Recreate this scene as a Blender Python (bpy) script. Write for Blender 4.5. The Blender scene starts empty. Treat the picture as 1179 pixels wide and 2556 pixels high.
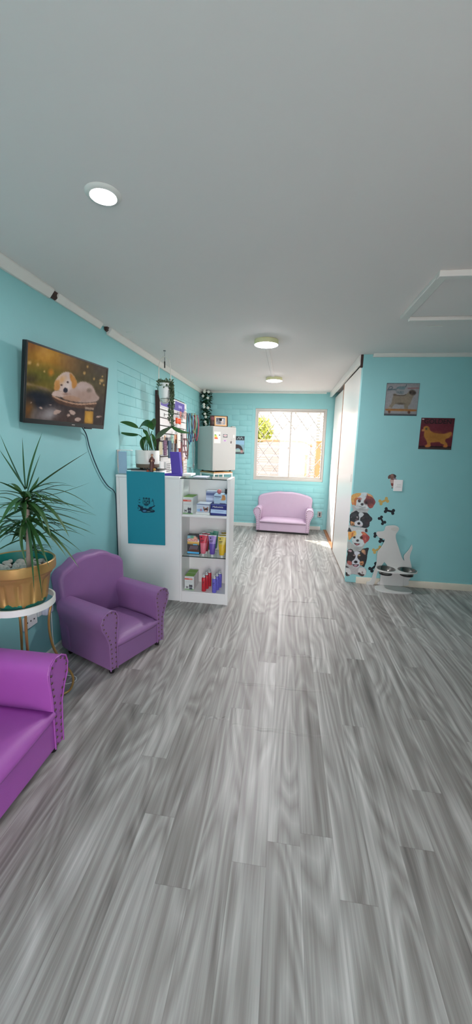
import bpy, bmesh, math, random
import numpy as np
from mathutils import Vector, Matrix
random.seed(7)
S = bpy.context.scene
COL = S.collection
PI = math.pi

# ------------------------------------------------------------------ camera
F = 930.0                      # focal length in pixels of the 1179 x 2556 frame
R = np.array([[0.9907, 0.1335, 0.0267], [0.0494, -0.1696, -0.9843], [-0.1269, 0.9764, -0.1746]])
CAM = np.array([0.0, 0.0, 1.4])
cd = bpy.data.cameras.new('camera')
cam = bpy.data.objects.new('camera', cd); COL.objects.link(cam)
cd.sensor_fit = 'VERTICAL'; cd.sensor_height = 36.0; cd.lens = F / 2556.0 * 36.0
cd.clip_start = 0.02
cam.matrix_world = Matrix(((R[0][0], -R[1][0], -R[2][0], CAM[0]),
                           (R[0][1], -R[1][1], -R[2][1], CAM[1]),
                           (R[0][2], -R[1][2], -R[2][2], CAM[2]), (0, 0, 0, 1)))
S.camera = cam

def rays(px, py):
    v = np.stack([(np.asarray(px, float) - 589.5) / F, (np.asarray(py, float) - 1278.0) / F, np.ones_like(np.asarray(px, float))], -1)
    return v @ R
def on_plane(px, py, p0, n):
    d = rays(px, py); n = np.asarray(n, float)
    t = ((np.asarray(p0, float) - CAM) @ n) / (d @ n)
    return CAM + d * t[..., None]
def onX(x, y, X): return Vector(on_plane(x, y, (X, 0, 0), (1, 0, 0)))
def onY(x, y, Y): return Vector(on_plane(x, y, (0, Y, 0), (0, 1, 0)))
def onZ(x, y, Z): return Vector(on_plane(x, y, (0, 0, Z), (0, 0, 1)))

# ------------------------------------------------------------------ colour and materials
def lin(c):
    c = c / 255.0
    return c / 12.92 if c <= 0.04045 else ((c + 0.055) / 1.055) ** 2.4
def rgb(r, g, b, k=1.0): return (min(lin(r) * k, .95), min(lin(g) * k, .95), min(lin(b) * k, .95), 1.0)
def newmat(name):
    m = bpy.data.materials.new(name); m.use_nodes = True
    nt = m.node_tree; nt.nodes.clear()
    out = nt.nodes.new('ShaderNodeOutputMaterial')
    return m, nt, out
def N(nt, typ, **kw):
    n = nt.nodes.new(typ)
    for k, v in kw.items(): setattr(n, k, v)
    return n
def setin(n, **kw):
    for k, v in kw.items(): n.inputs[k.replace('_', ' ')].default_value = v
def mat(name, col, rough=.5, metal=0.0, var=.04, scale=25.0, bump=0.0, bscale=200.0, spec=.5, sheen=0.0, coat=0.0):
    """principled surface whose colour drifts a little with a noise texture, with an optional fine bump"""
    m, nt, out = newmat(name)
    p = N(nt, 'ShaderNodeBsdfPrincipled')
    setin(p, Roughness=rough, Metallic=metal)
    p.inputs['Specular IOR Level'].default_value = spec
    if sheen: p.inputs['Sheen Weight'].default_value = sheen
    if coat: p.inputs['Coat Weight'].default_value = coat
    tc = N(nt, 'ShaderNodeTexCoord'); nz = N(nt, 'ShaderNodeTexNoise'); setin(nz, Scale=scale, Detail=3.0)
    nt.links.new(tc.outputs['Object'], nz.inputs['Vector'])
    mx = N(nt, 'ShaderNodeMix', data_type='RGBA')
    mx.inputs[6].default_value = tuple(max(0, c * (1 - var)) for c in col[:3]) + (1,)
    mx.inputs[7].default_value = tuple(min(1, c * (1 + var)) for c in col[:3]) + (1,)
    nt.links.new(nz.outputs['Fac'], mx.inputs[0]); nt.links.new(mx.outputs[2], p.inputs['Base Color'])
    if bump:
        nb = N(nt, 'ShaderNodeTexNoise'); setin(nb, Scale=bscale, Detail=2.0)
        nt.links.new(tc.outputs['Object'], nb.inputs['Vector'])
        bp = N(nt, 'ShaderNodeBump'); setin(bp, Strength=bump, Distance=.002)
        nt.links.new(nb.outputs['Fac'], bp.inputs['Height']); nt.links.new(bp.outputs['Normal'], p.inputs['Normal'])
    nt.links.new(p.outputs[0], out.inputs[0])
    return m
def emit(name, col, strength):
    m, nt, out = newmat(name)
    e = N(nt, 'ShaderNodeEmission'); setin(e, Color=col, Strength=strength)
    nt.links.new(e.outputs[0], out.inputs[0]); return m
def glassy(name, tint, refl=1.0, rough=.02):
    m, nt, out = newmat(name)
    t = N(nt, 'ShaderNodeBsdfTransparent'); setin(t, Color=tint)
    g = N(nt, 'ShaderNodeBsdfGlossy'); setin(g, Roughness=rough)
    lw = N(nt, 'ShaderNodeLayerWeight'); setin(lw, Blend=.5)          # Schlick's curve, the same from both sides of the sheet
    pw = N(nt, 'ShaderNodeMath', operation='POWER'); pw.inputs[1].default_value = 5.0
    nt.links.new(lw.outputs['Facing'], pw.inputs[0])
    mu = N(nt, 'ShaderNodeMath', operation='MULTIPLY_ADD'); mu.inputs[1].default_value = .9 * min(1, refl); mu.inputs[2].default_value = .035 * refl
    nt.links.new(pw.outputs[0], mu.inputs[0])
    mx = N(nt, 'ShaderNodeMixShader')
    nt.links.new(mu.outputs[0], mx.inputs[0]); nt.links.new(t.outputs[0], mx.inputs[1]); nt.links.new(g.outputs[0], mx.inputs[2])
    nt.links.new(mx.outputs[0], out.inputs[0]); return m
def colmat(name, rough=.5, emission=0.0, spec=.4):
    """a printed picture: colours come from the mesh's own colour attribute"""
    m, nt, out = newmat(name)
    a = N(nt, 'ShaderNodeAttribute', attribute_name='Col')
    p = N(nt, 'ShaderNodeBsdfPrincipled'); setin(p, Roughness=rough); p.inputs['Specular IOR Level'].default_value = spec
    if emission:
        p.inputs['Base Color'].default_value = (.01, .01, .012, 1)
        nt.links.new(a.outputs['Color'], p.inputs['Emission Color']); p.inputs['Emission Strength'].default_value = emission
    else:
        nt.links.new(a.outputs['Color'], p.inputs['Base Color'])
    nt.links.new(p.outputs[0], out.inputs[0]); return m

AQUA = rgb(146, 206, 208)
m_aqua = mat('aqua_wall_paint', AQUA, .55, var=.03, scale=6, bump=.25, bscale=60)
m_ceil = mat('ceiling_paint', rgb(231, 226, 223), .75, var=.015, scale=3, bump=.1, bscale=40)
m_white = mat('white_melamine', rgb(243, 244, 243), .35, var=.01)
m_whitepaint = mat('white_trim_paint', rgb(226, 226, 220), .5, var=.04, scale=14)
m_cream = mat('cream_baseboard', rgb(222, 214, 196), .5, var=.08, scale=18)
m_door = mat('closet_door_paint', rgb(238, 236, 230), .28, var=.015, scale=4)
m_alu = mat('aluminium', rgb(200, 194, 186), .4, .1, var=.03)
m_black = mat('black_plastic', rgb(22, 22, 24), .35, var=.05)
m_darkbrown = mat('dark_brown_wood', rgb(58, 34, 28), .6, var=.25, scale=30)
m_brown = mat('brown_wood', rgb(150, 100, 62), .5, var=.2, scale=20)
m_tan = mat('tan_wood', rgb(206, 160, 106), .5, var=.15, scale=20)
m_leather = mat('purple_leatherette', rgb(140, 100, 150), .45, var=.05, scale=12, bump=.22, bscale=420, spec=.5)
m_vivid = mat('vivid_purple_leatherette', rgb(166, 86, 172), .42, var=.05, scale=12, bump=.22, bscale=420)
m_glare_purple = mat('glare_paled_leatherette', rgb(190, 168, 190), .45, var=.05, scale=12, bump=.22, bscale=420)  # the purple seat leatherette with bright window glare lightened into its colour
m_stud = mat('antique_brass_nailhead', rgb(110, 84, 84), .35, .7)
m_foot = mat('black_foot', rgb(18, 17, 17), .5)
def gold_pot_mat():
    m = mat('gold_painted_pot', rgb(180, 142, 84), .4, .4, var=.2, scale=14, bump=.25, bscale=60); nt = m.node_tree
    p = next(n for n in nt.nodes if n.type == 'BSDF_PRINCIPLED'); src = p.inputs['Base Color'].links[0].from_socket
    tc = N(nt, 'ShaderNodeTexCoord'); sp = N(nt, 'ShaderNodeSeparateXYZ'); nt.links.new(tc.outputs['Object'], sp.inputs[0])
    nz = N(nt, 'ShaderNodeTexNoise'); setin(nz, Scale=22.0, Detail=3.0); nt.links.new(tc.outputs['Object'], nz.inputs['Vector'])
    h = N(nt, 'ShaderNodeMapRange'); h.inputs[1].default_value = .004; h.inputs[2].default_value = .055; h.inputs[3].default_value = .28; h.inputs[4].default_value = -.32
    nt.links.new(sp.outputs[2], h.inputs[0]); a = N(nt, 'ShaderNodeMath', operation='ADD'); nt.links.new(nz.outputs['Fac'], a.inputs[0]); nt.links.new(h.outputs[0], a.inputs[1])
    g = N(nt, 'ShaderNodeMath', operation='GREATER_THAN'); g.inputs[1].default_value = .58; nt.links.new(a.outputs[0], g.inputs[0])
    mx = N(nt, 'ShaderNodeMix', data_type='RGBA'); nt.links.new(g.outputs[0], mx.inputs[0]); nt.links.new(src, mx.inputs[6]); mx.inputs[7].default_value = rgb(40, 132, 112)
    nt.links.new(mx.outputs[2], p.inputs['Base Color']); return m
m_gold = gold_pot_mat()      # gold paint worn through to the teal plastic near the foot
m_goldleg = mat('gold_metal', rgb(190, 152, 92), .35, .7, var=.06)
m_teal = mat('teal_plastic', rgb(14, 128, 118), .5)
m_leaf = mat('dracaena_leaf', rgb(52, 92, 46), .4, var=.35, scale=9)
m_leaf2 = mat('broad_dark_leaf', rgb(40, 84, 34), .32, var=.3, scale=14)
m_trunk = mat('plant_stem', rgb(150, 132, 120), .8, var=.25, scale=60)
m_pebble = mat('pale_pebble', rgb(196, 190, 182), .7, var=.25, scale=40)
m_soil = mat('dark_soil', rgb(50, 40, 34), .9, var=.3, scale=60)
m_fridge = mat('white_enamel', rgb(182, 183, 179), .3, var=.01)
m_steel = mat('stainless_steel', rgb(128, 128, 126), .14, 1.0, var=.03)
m_chrome = mat('wire_hook_metal', rgb(150, 152, 152), .3, .8)
m_glass = glassy('clear_glass', (.97, .985, .98, 1))
m_gedge = mat('dark_glass_edge', rgb(30, 48, 44), .2)
m_shelfglass = glassy('shelf_glass', (.86, .92, .9, 1), 1.6)
m_acryl = glassy('acrylic', (.975, .985, .99, 1), 1.5)

# ------------------------------------------------------------------ mesh helpers
def box(bm, x0, x1, y0, y1, z0, z1, M=None):
    vs = [bm.verts.new((x, y, z)) for z in (z0, z1) for y in (y0, y1) for x in (x0, x1)]
    if M is not None:
        for v in vs: v.co = M @ v.co
    for f in ((0, 2, 3, 1), (4, 5, 7, 6), (0, 1, 5, 4), (2, 6, 7, 3), (0, 4, 6, 2), (1, 3, 7, 5)):
        bm.faces.new([vs[i] for i in f])
    return vs
def prism(bm, pts, fn, d0, d1, mi=0):
    """a polygon pts (2-D) swept from depth d0 to d1; fn(a, b, depth) gives the point"""
    a = [bm.verts.new(fn(p[0], p[1], d0)) for p in pts]; b = [bm.verts.new(fn(p[0], p[1], d1)) for p in pts]
    n = len(pts)
    fs = [bm.faces.new(a[::-1]), bm.faces.new(b)]
    fs += [bm.faces.new((a[i], a[(i + 1) % n], b[(i + 1) % n], b[i])) for i in range(n)]
    for f in fs: f.material_index = mi
    return a + b
def tube(bm, pts, r, n=8, cap=True, closed=False):
    pts = [Vector(p) for p in pts]; rings = []
    k = len(pts); up = Vector((.13, .31, .94))
    rr = r if isinstance(r, (list, tuple)) else [r] * k
    for i, p in enumerate(pts):
        if closed: t = pts[(i + 1) % k] - pts[i - 1]
        else: t = pts[min(i + 1, k - 1)] - pts[max(i - 1, 0)]
        t.normalize()
        s = t.cross(up)
        if s.length < .05: s = t.cross(Vector((1, 0, 0)))
        s.normalize(); q = s.cross(t)
        rings.append([bm.verts.new(p + (s * math.cos(2 * PI * j / n) + q * math.sin(2 * PI * j / n)) * rr[i]) for j in range(n)])
    m = k if closed else k - 1
    for i in range(m):
        a, b = rings[i], rings[(i + 1) % k]
        for j in range(n): bm.faces.new((a[j], a[(j + 1) % n], b[(j + 1) % n], b[j]))
    if cap and not closed: bm.faces.new(rings[0][::-1]); bm.faces.new(rings[-1])
def lathe(bm, prof, c=(0, 0, 0), n=32, fn=None):
    """profile of (radius, height) turned about the vertical through c; fn(angle, r, z) may modulate r"""
    rings = []
    for r, z in prof:
        if r < 1e-5: rings.append([bm.verts.new((c[0], c[1], c[2] + z))]); continue
        ring = []
        for j in range(n):
            a = 2 * PI * j / n; q = fn(a, r, z) if fn else r
            ring.append(bm.verts.new((c[0] + q * math.cos(a), c[1] + q * math.sin(a), c[2] + z)))
        rings.append(ring)
    for a, b in zip(rings, rings[1:]):
        for j in range(n):
            k = (j + 1) % n
            if len(a) == 1 and len(b) == 1: continue
            if len(a) == 1: bm.faces.new((a[0], b[k], b[j]))
            elif len(b) == 1: bm.faces.new((a[j], a[k], b[0]))
            else: bm.faces.new((a[j], a[k], b[k], b[j]))
def ball(bm, c, r, u=10, v=7):
    r = (r, r, r) if not isinstance(r, (tuple, list)) else r
    M = Matrix.Translation(c) @ Matrix.Diagonal((*r, 1))
    bmesh.ops.create_uvsphere(bm, u_segments=u, v_segments=v, radius=1, matrix=M)
def bez(p, c, q, n=9):
    p, c, q = Vector(p), Vector(c), Vector(q)
    return [p * (1 - t) ** 2 + c * 2 * t * (1 - t) + q * t * t for t in [i / (n - 1) for i in range(n)]]
def spl(pts, sub=5, closed=True):
    """Catmull-Rom through 2-D or 3-D points"""
    P = [Vector(p) if len(p) == 3 else Vector((p[0], p[1], 0)) for p in pts]; n = len(P); out = []
    for i in range(n if closed else n - 1):
        if closed: a, b, c, d = P[i - 1], P[i], P[(i + 1) % n], P[(i + 2) % n]
        else: a, b, c, d = P[max(i - 1, 0)], P[i], P[i + 1], P[min(i + 2, n - 1)]
        for s in range(sub):
            t = s / sub
            out.append(.5 * ((2 * b) + (c - a) * t + (2 * a - 5 * b + 4 * c - d) * t * t + (3 * b - a - 3 * c + d) * t ** 3))
    if not closed: out.append(P[-1])
    return out
def ribbon(bm, path, widths, side, fold=.25, mi=0):
    """a leaf blade: three vertices across, folded along the midrib"""
    path = [Vector(p) for p in path]; prev = None; k = len(path)
    for i, p in enumerate(path):
        t = (path[min(i + 1, k - 1)] - path[max(i - 1, 0)]).normalized()
        s = Vector(side) - t * t.dot(Vector(side))
        if s.length < 1e-4: s = t.orthogonal()
        s.normalize(); nrm = s.cross(t); w = widths[i]
        row = [bm.verts.new(p - s * w + nrm * w * fold), bm.verts.new(p), bm.verts.new(p + s * w + nrm * w * fold)]
        if prev:
            for j in (0, 1): bm.faces.new((prev[j], prev[j + 1], row[j + 1], row[j])).material_index = mi
        prev = row

def ob(name, bm, mats, parent=None, origin=None, bevel=0.0, seg=2, smooth=True, angle=40, subsurf=0):
    """links the bmesh as ONE mesh object; origin (world) becomes the object's own origin"""
    bmesh.ops.remove_doubles(bm, verts=bm.verts, dist=1e-6)
    bmesh.ops.recalc_face_normals(bm, faces=bm.faces)
    if origin is not None:
        o3 = Vector(origin)
        for v in bm.verts: v.co -= o3
    me = bpy.data.meshes.new(name); bm.to_mesh(me); bm.free()
    for m in (mats if isinstance(mats, (list, tuple)) else [mats]): me.materials.append(m)
    o = bpy.data.objects.new(name, me); COL.objects.link(o)
    if parent is not None:
        o.parent = parent
        if origin is not None: o.location = o3 - wloc(parent)
    elif origin is not None: o.location = o3
    if smooth:
        for p in me.polygons: p.use_smooth = True
        try: me.set_sharp_from_angle(angle=math.radians(angle))
        except Exception: pass
    if bevel:
        b = o.modifiers.new('bevel', 'BEVEL'); b.width = bevel; b.segments = seg; b.limit_method = 'ANGLE'; b.angle_limit = math.radians(35)
    if subsurf:
        s = o.modifiers.new('subdivision', 'SUBSURF'); s.levels = subsurf; s.render_levels = subsurf
    return o
def wloc(o):
    v = Vector((0, 0, 0))
    while o is not None: v += o.location; o = o.parent
    return v
def T(o, label, cat, group=None):
    o['label'] = label; o['category'] = cat
    if group: o['group'] = group
    return o
def thing(name, label, cat, loc=(0, 0, 0), rz=0.0, group=None):
    o = bpy.data.objects.new(name, None); COL.objects.link(o)
    o.empty_display_size = .05
    o.location = loc; o.rotation_euler = (0, 0, rz)
    return T(o, label, cat, group)
def struct(o, label=None):
    o['kind'] = 'structure'
    if label: o['label'] = label
    return o
def dup(root, loc, rz=None, label=None, group=None):
    r = root.copy(); COL.objects.link(r); r.location = loc
    if rz is not None: r.rotation_euler = (0, 0, rz)
    if label: r['label'] = label
    if group: r['group'] = group
    for ch in list(root.children):
        c = ch.copy(); COL.objects.link(c); c.parent = r
        for g in list(ch.children):
            d = g.copy(); COL.objects.link(d); d.parent = c
    return r
def boxob(name, lo, hi, m, parent=None, bevel=0.002, origin='auto'):
    """one box given by world corners"""
    bm = bmesh.new(); box(bm, lo[0], hi[0], lo[1], hi[1], lo[2], hi[2])
    if origin == 'auto': origin = ((lo[0] + hi[0]) / 2, (lo[1] + hi[1]) / 2, lo[2])
    return ob(name, bm, m, parent, origin, bevel=bevel, seg=2)
def text_ob(name, s, size, m, parent, p, ux, uy, depth=.0006):
    """lettering standing on a surface: p is the centre, ux / uy the reading and up directions"""
    c = bpy.data.curves.new(name, 'FONT'); c.body = s; c.size = size; c.align_x = 'CENTER'; c.align_y = 'CENTER'; c.extrude = depth
    o = bpy.data.objects.new(name, c); COL.objects.link(o)
    ux, uy = Vector(ux).normalized(), Vector(uy).normalized(); n = ux.cross(uy)
    M = Matrix(((ux.x, uy.x, n.x, p[0]), (ux.y, uy.y, n.y, p[1]), (ux.z, uy.z, n.z, p[2]), (0, 0, 0, 1)))
    dg = bpy.context.evaluated_depsgraph_get()
    me = bpy.data.meshes.new_from_object(o.evaluated_get(dg)); bpy.data.objects.remove(o); bpy.data.curves.remove(c)
    L = Vector(p)
    me.transform(Matrix.Translation(-L) @ M)
    me.materials.clear(); me.materials.append(m)
    t = bpy.data.objects.new(name, me); COL.objects.link(t)
    if parent is not None:
        t.parent = parent; t.location = L - wloc(parent)
    else: t.location = L
    return t

# ------------------------------------------------------------------ painted pictures (prints, decals, the screen)
class Paint:
    """a picture painted on a fine grid: soft shapes in any 2-D frame (x right, y down), meshed with one colour per vertex"""
    def __init__(s, x0, y0, x1, y1, nx, ny, bg=(128, 128, 128), alpha=1.0):
        s.x, s.y = np.meshgrid(np.linspace(x0, x1, nx), np.linspace(y0, y1, ny))
        s.c = np.zeros(s.x.shape + (3,)) + np.array(bg, float); s.a = np.zeros(s.x.shape) + alpha
        s.rs = np.random.RandomState(5)
    def _put(s, m, col, op=1.0, alpha=True):
        m = np.clip(m, 0, 1) * op
        s.c = s.c * (1 - m[..., None]) + np.array(col, float) * m[..., None]
        if alpha: s.a = np.maximum(s.a, m)
    def ell(s, cx, cy, rx, ry, col, ang=0, soft=.15, op=1.0):
        a = math.radians(ang); dx, dy = s.x - cx, s.y - cy
        u = (dx * math.cos(a) + dy * math.sin(a)) / rx; v = (-dx * math.sin(a) + dy * math.cos(a)) / ry
        d = np.sqrt(u * u + v * v)
        s._put((1 + soft - d) / (2 * soft), col, op); return s
    def poly(s, pts, col, soft=1.0, sm=True, op=1.0, rough=0.0):
        P = [(p.x, p.y) for p in spl(pts, 4)] if sm else list(pts)
        ins = np.zeros(s.x.shape, bool); dist = np.full(s.x.shape, 1e9)
        for i in range(len(P)):
            (x0, y0), (x1, y1) = P[i - 1], P[i]
            if y0 != y1:
                cr = ((y0 > s.y) != (y1 > s.y)) & (s.x < (x1 - x0) * (s.y - y0) / (y1 - y0) + x0); ins ^= cr
            L2 = (x1 - x0) ** 2 + (y1 - y0) ** 2 + 1e-9
            t = np.clip(((s.x - x0) * (x1 - x0) + (s.y - y0) * (y1 - y0)) / L2, 0, 1)
            dist = np.minimum(dist, np.hypot(s.x - x0 - t * (x1 - x0), s.y - y0 - t * (y1 - y0)))
        sd = np.where(ins, dist, -dist)
        if rough: sd = sd + rough * s.noise(9)
        s._put(.5 + sd / (2 * soft), col, op); return s
    def line(s, pts, w, col, soft=1.0, op=1.0):
        P = [(p.x, p.y) for p in spl(pts, 4, False)]; dist = np.full(s.x.shape, 1e9)
        for (x0, y0), (x1, y1) in zip(P, P[1:]):
            L2 = (x1 - x0) ** 2 + (y1 - y0) ** 2 + 1e-9
            t = np.clip(((s.x - x0) * (x1 - x0) + (s.y - y0) * (y1 - y0)) / L2, 0, 1)
            dist = np.minimum(dist, np.hypot(s.x - x0 - t * (x1 - x0), s.y - y0 - t * (y1 - y0)))
        s._put(.5 + (w / 2 - dist) / (2 * soft), col, op); return s
    def noise(s, cells):
        ny, nx = s.x.shape; cy = max(2, int(cells * ny / nx))
        g = s.rs.rand(cy + 2, cells + 2) * 2 - 1
        u = np.linspace(0, cells, nx); v = np.linspace(0, cy, ny)
        i, j = u.astype(int), v.astype(int); fu, fv = u - i, v - j
        fu, fv = fu * fu * (3 - 2 * fu), fv * fv * (3 - 2 * fv)
        A = g[j][:, i]; B = g[j][:, i + 1]; C_ = g[j + 1][:, i]; D = g[j + 1][:, i + 1]
        return (A * (1 - fu) + B * fu) * (1 - fv[:, None]) + (C_ * (1 - fu) + D * fu) * fv[:, None]
    def grain(s, amt, cells): s.c = np.clip(s.c + (s.noise(cells) * amt)[..., None], 0, 255); return s
    def mesh(s, name, mapf, m, parent=None, gain=1.0, origin=None):
        ny, nx = s.x.shape; P = mapf(s.x.ravel(), s.y.ravel())
        l = s.c / 255.0; l = np.where(l <= .04045, l / 12.92, ((l + .055) / 1.055) ** 2.4) * gain
        l = np.minimum(l, .93 if gain < 5 else 99)
        idx = np.arange(nx * ny).reshape(ny, nx); q = np.stack([idx[1:, :-1], idx[1:, 1:], idx[:-1, 1:], idx[:-1, :-1]], -1).reshape(-1, 4)
        am = (s.a[1:, :-1] + s.a[1:, 1:] + s.a[:-1, 1:] + s.a[:-1, :-1]).ravel() / 4
        q = q[am > .5]
        used = np.unique(q); remap = -np.ones(nx * ny, int); remap[used] = np.arange(len(used)); q = remap[q]
        P = P[used]; cl = l.reshape(-1, 3)[used]
        o3 = np.array(origin if origin is not None else P.mean(0)); P = P - o3
        me = bpy.data.meshes.new(name); me.from_pydata(P.tolist(), [], q.tolist())
        at = me.color_attributes.new('Col', 'FLOAT_COLOR', 'POINT')
        at.data.foreach_set('color', np.concatenate([cl, np.ones((len(cl), 1))], 1).astype(np.float32).ravel())
        me.materials.append(m)
        o = bpy.data.objects.new(name, me); COL.objects.link(o)
        if parent is not None: o.parent = parent; o.location = Vector(o3) - wloc(parent)
        else: o.location = o3
        return o
def crop_map(ox, oy, k, p0, n):
    """picture coordinates of a photo crop (origin ox, oy; k photo pixels per unit) onto the plane the picture hangs on"""
    return lambda x, y: on_plane(ox + np.asarray(x) * k, oy + np.asarray(y) * k, p0, n)
def flat_map(x0, y0, x1, y1, p, ux, uy, w, h):
    """picture frame (x0..x1, y0..y1 downwards) onto a w x h rectangle centred on p"""
    p, ux, uy = np.array(p), np.array(Vector(ux).normalized()), np.array(Vector(uy).normalized())
    return lambda x, y: p + np.outer((np.asarray(x) - x0) / (x1 - x0) - .5, ux) * w + np.outer(.5 - (np.asarray(y) - y0) / (y1 - y0), uy) * h
m_print = colmat('printed_picture', .45)
m_decal = colmat('vinyl_decal', .5)
m_screen = colmat('lit_screen', .3, emission=.8, spec=.12)
SKY, SUN, EXPO, LAMP = 9.5, 13.0, 0.1, 215.0
# ================================================================== SETTING
WX = -1.48          # left wall plane
FY = 6.47           # far wall plane
RY = 3.92           # right wall plane (faces the camera)
CZ = 2.30           # ceiling

# ---- floor: grey wood-look vinyl planks running away from the camera
def floor_mat():
    m, nt, out = newmat('grey_wood_vinyl'); L = nt.links.new
    tc = N(nt, 'ShaderNodeTexCoord'); sp = N(nt, 'ShaderNodeSeparateXYZ'); L(tc.outputs['Object'], sp.inputs[0])
    def math_(op, a, b=None):
        n = N(nt, 'ShaderNodeMath', operation=op)
        for i, v in enumerate((a, b)):
            if v is None: continue
            if isinstance(v, (int, float)): n.inputs[i].default_value = v
            else: L(v, n.inputs[i])
        return n.outputs[0]
    W, LEN = .118, 1.22
    sx = math_('DIVIDE', sp.outputs[0], W); row = math_('FLOOR', sx)
    wn = N(nt, 'ShaderNodeTexWhiteNoise', noise_dimensions='1D'); L(row, wn.inputs['W'])
    sy = math_('ADD', math_('DIVIDE', sp.outputs[1], LEN), math_('MULTIPLY', wn.outputs['Value'], 7.0)); cell = math_('FLOOR', sy)
    cb = N(nt, 'ShaderNodeCombineXYZ'); L(row, cb.inputs[0]); L(cell, cb.inputs[1])
    w2 = N(nt, 'ShaderNodeTexWhiteNoise', noise_dimensions='3D'); L(cb.outputs[0], w2.inputs['Vector'])
    rnd = w2.outputs['Value']
    # grain coordinates, shifted per plank
    gx = math_('ADD', sp.outputs[0], math_('MULTIPLY', rnd, 37.0)); gy = math_('ADD', sp.outputs[1], math_('MULTIPLY', rnd, 91.0))
    def noise(kx, ky, detail, rough=.55, dist=0.0):
        c = N(nt, 'ShaderNodeCombineXYZ'); L(math_('MULTIPLY', gx, kx), c.inputs[0]); L(math_('MULTIPLY', gy, ky), c.inputs[1])
        n = N(nt, 'ShaderNodeTexNoise'); setin(n, Scale=1.0, Detail=detail, Roughness=rough, Distortion=dist); L(c.outputs[0], n.inputs['Vector'])
        return n.outputs['Fac']
    broad = noise(21, .55, 3, .55, .45)
    fig = noise(5.0, .8, 1.5, .4, .35)
    rings = math_('PINGPONG', math_('MULTIPLY', fig, 14.0), .5)          # cathedral figure
    streak = noise(62, 1.1, 5, .7)
    fine = noise(210, 5.0, 2, .6)
    v = math_('ADD', math_('MULTIPLY', broad, 1.1), math_('MULTIPLY', rings, .46))
    v = math_('ADD', v, math_('MULTIPLY', streak, .60)); v = math_('ADD', v, math_('MULTIPLY', fine, .24))
    v = math_('ADD', v, math_('MULTIPLY', rnd, .15))
    cr = N(nt, 'ShaderNodeValToRGB'); L(math_('SUBTRACT', v, .64), cr.inputs[0])
    e = cr.color_ramp.elements
    e[0].position = .10; e[0].color = rgb(104, 99, 96); e[1].position = 1.0; e[1].color = rgb(216, 214, 210)
    x = e.new(.45); x.color = rgb(146, 142, 138)
    x = e.new(.68); x.color = rgb(174, 172, 168)
    # small round knots, a few to the square metre
    kc = N(nt, 'ShaderNodeCombineXYZ'); L(math_('MULTIPLY', gx, 2.6), kc.inputs[0]); L(math_('MULTIPLY', gy, 1.7), kc.inputs[1])
    vo = N(nt, 'ShaderNodeTexVoronoi'); setin(vo, Scale=1.0); L(kc.outputs[0], vo.inputs['Vector'])
    knot = N(nt, 'ShaderNodeMapRange'); L(vo.outputs['Distance'], knot.inputs[0]); knot.inputs[1].default_value = .018; knot.inputs[2].default_value = .034; knot.inputs[3].default_value = .8; knot.inputs[4].default_value = 0.0
    # seams
    fx = math_('FRACT', sx); fy = math_('FRACT', sy)
    ex = math_('MINIMUM', fx, math_('SUBTRACT', 1.0, fx)); ey = math_('MULTIPLY', math_('MINIMUM', fy, math_('SUBTRACT', 1.0, fy)), LEN / W)
    seam = math_('LESS_THAN', math_('MINIMUM', math_('ADD', ex, .004), ey), .011)
    mx = N(nt, 'ShaderNodeMix', data_type='RGBA'); L(math_('MULTIPLY', seam, .22), mx.inputs[0]); L(cr.outputs[0], mx.inputs[6]); mx.inputs[7].default_value = rgb(84, 80, 78)
    m2 = N(nt, 'ShaderNodeMix', data_type='RGBA'); L(knot.outputs[0], m2.inputs[0]); L(mx.outputs[2], m2.inputs[6]); m2.inputs[7].default_value = rgb(74, 70, 68)
    p = N(nt, 'ShaderNodeBsdfPrincipled'); L(m2.outputs[2], p.inputs['Base Color'])
    p.inputs['Specular IOR Level'].default_value = .42
    rg = N(nt, 'ShaderNodeMapRange'); L(streak, rg.inputs[0]); rg.inputs[3].default_value = .31; rg.inputs[4].default_value = .42
    L(rg.outputs[0], p.inputs['Roughness'])
    # the sheet lies a little uneven: shallow waves across the room plus the grain's relief
    c = N(nt, 'ShaderNodeCombineXYZ'); L(math_('MULTIPLY', sp.outputs[0], 5.0), c.inputs[0]); L(math_('MULTIPLY', sp.outputs[1], 11.0), c.inputs[1])
    wv = N(nt, 'ShaderNodeTexNoise'); setin(wv, Scale=1.0, Detail=1.0); L(c.outputs[0], wv.inputs['Vector'])
    hgt = math_('ADD', math_('MULTIPLY', wv.outputs['Fac'], 1.3), math_('ADD', math_('MULTIPLY', streak, .05), math_('MULTIPLY', seam, -.25)))
    bp = N(nt, 'ShaderNodeBump'); setin(bp, Strength=.35, Distance=.004); L(hgt, bp.inputs['Height']); L(bp.outputs[0], p.inputs['Normal'])
    L(p.outputs[0], out.inputs[0]); return m
m_floor = floor_mat()
struct(boxob('floor', (WX - .12, -1.6, -.06), (3.1, FY + .14, 0), m_floor, bevel=0, origin=(0, 0, 0)))
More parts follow.
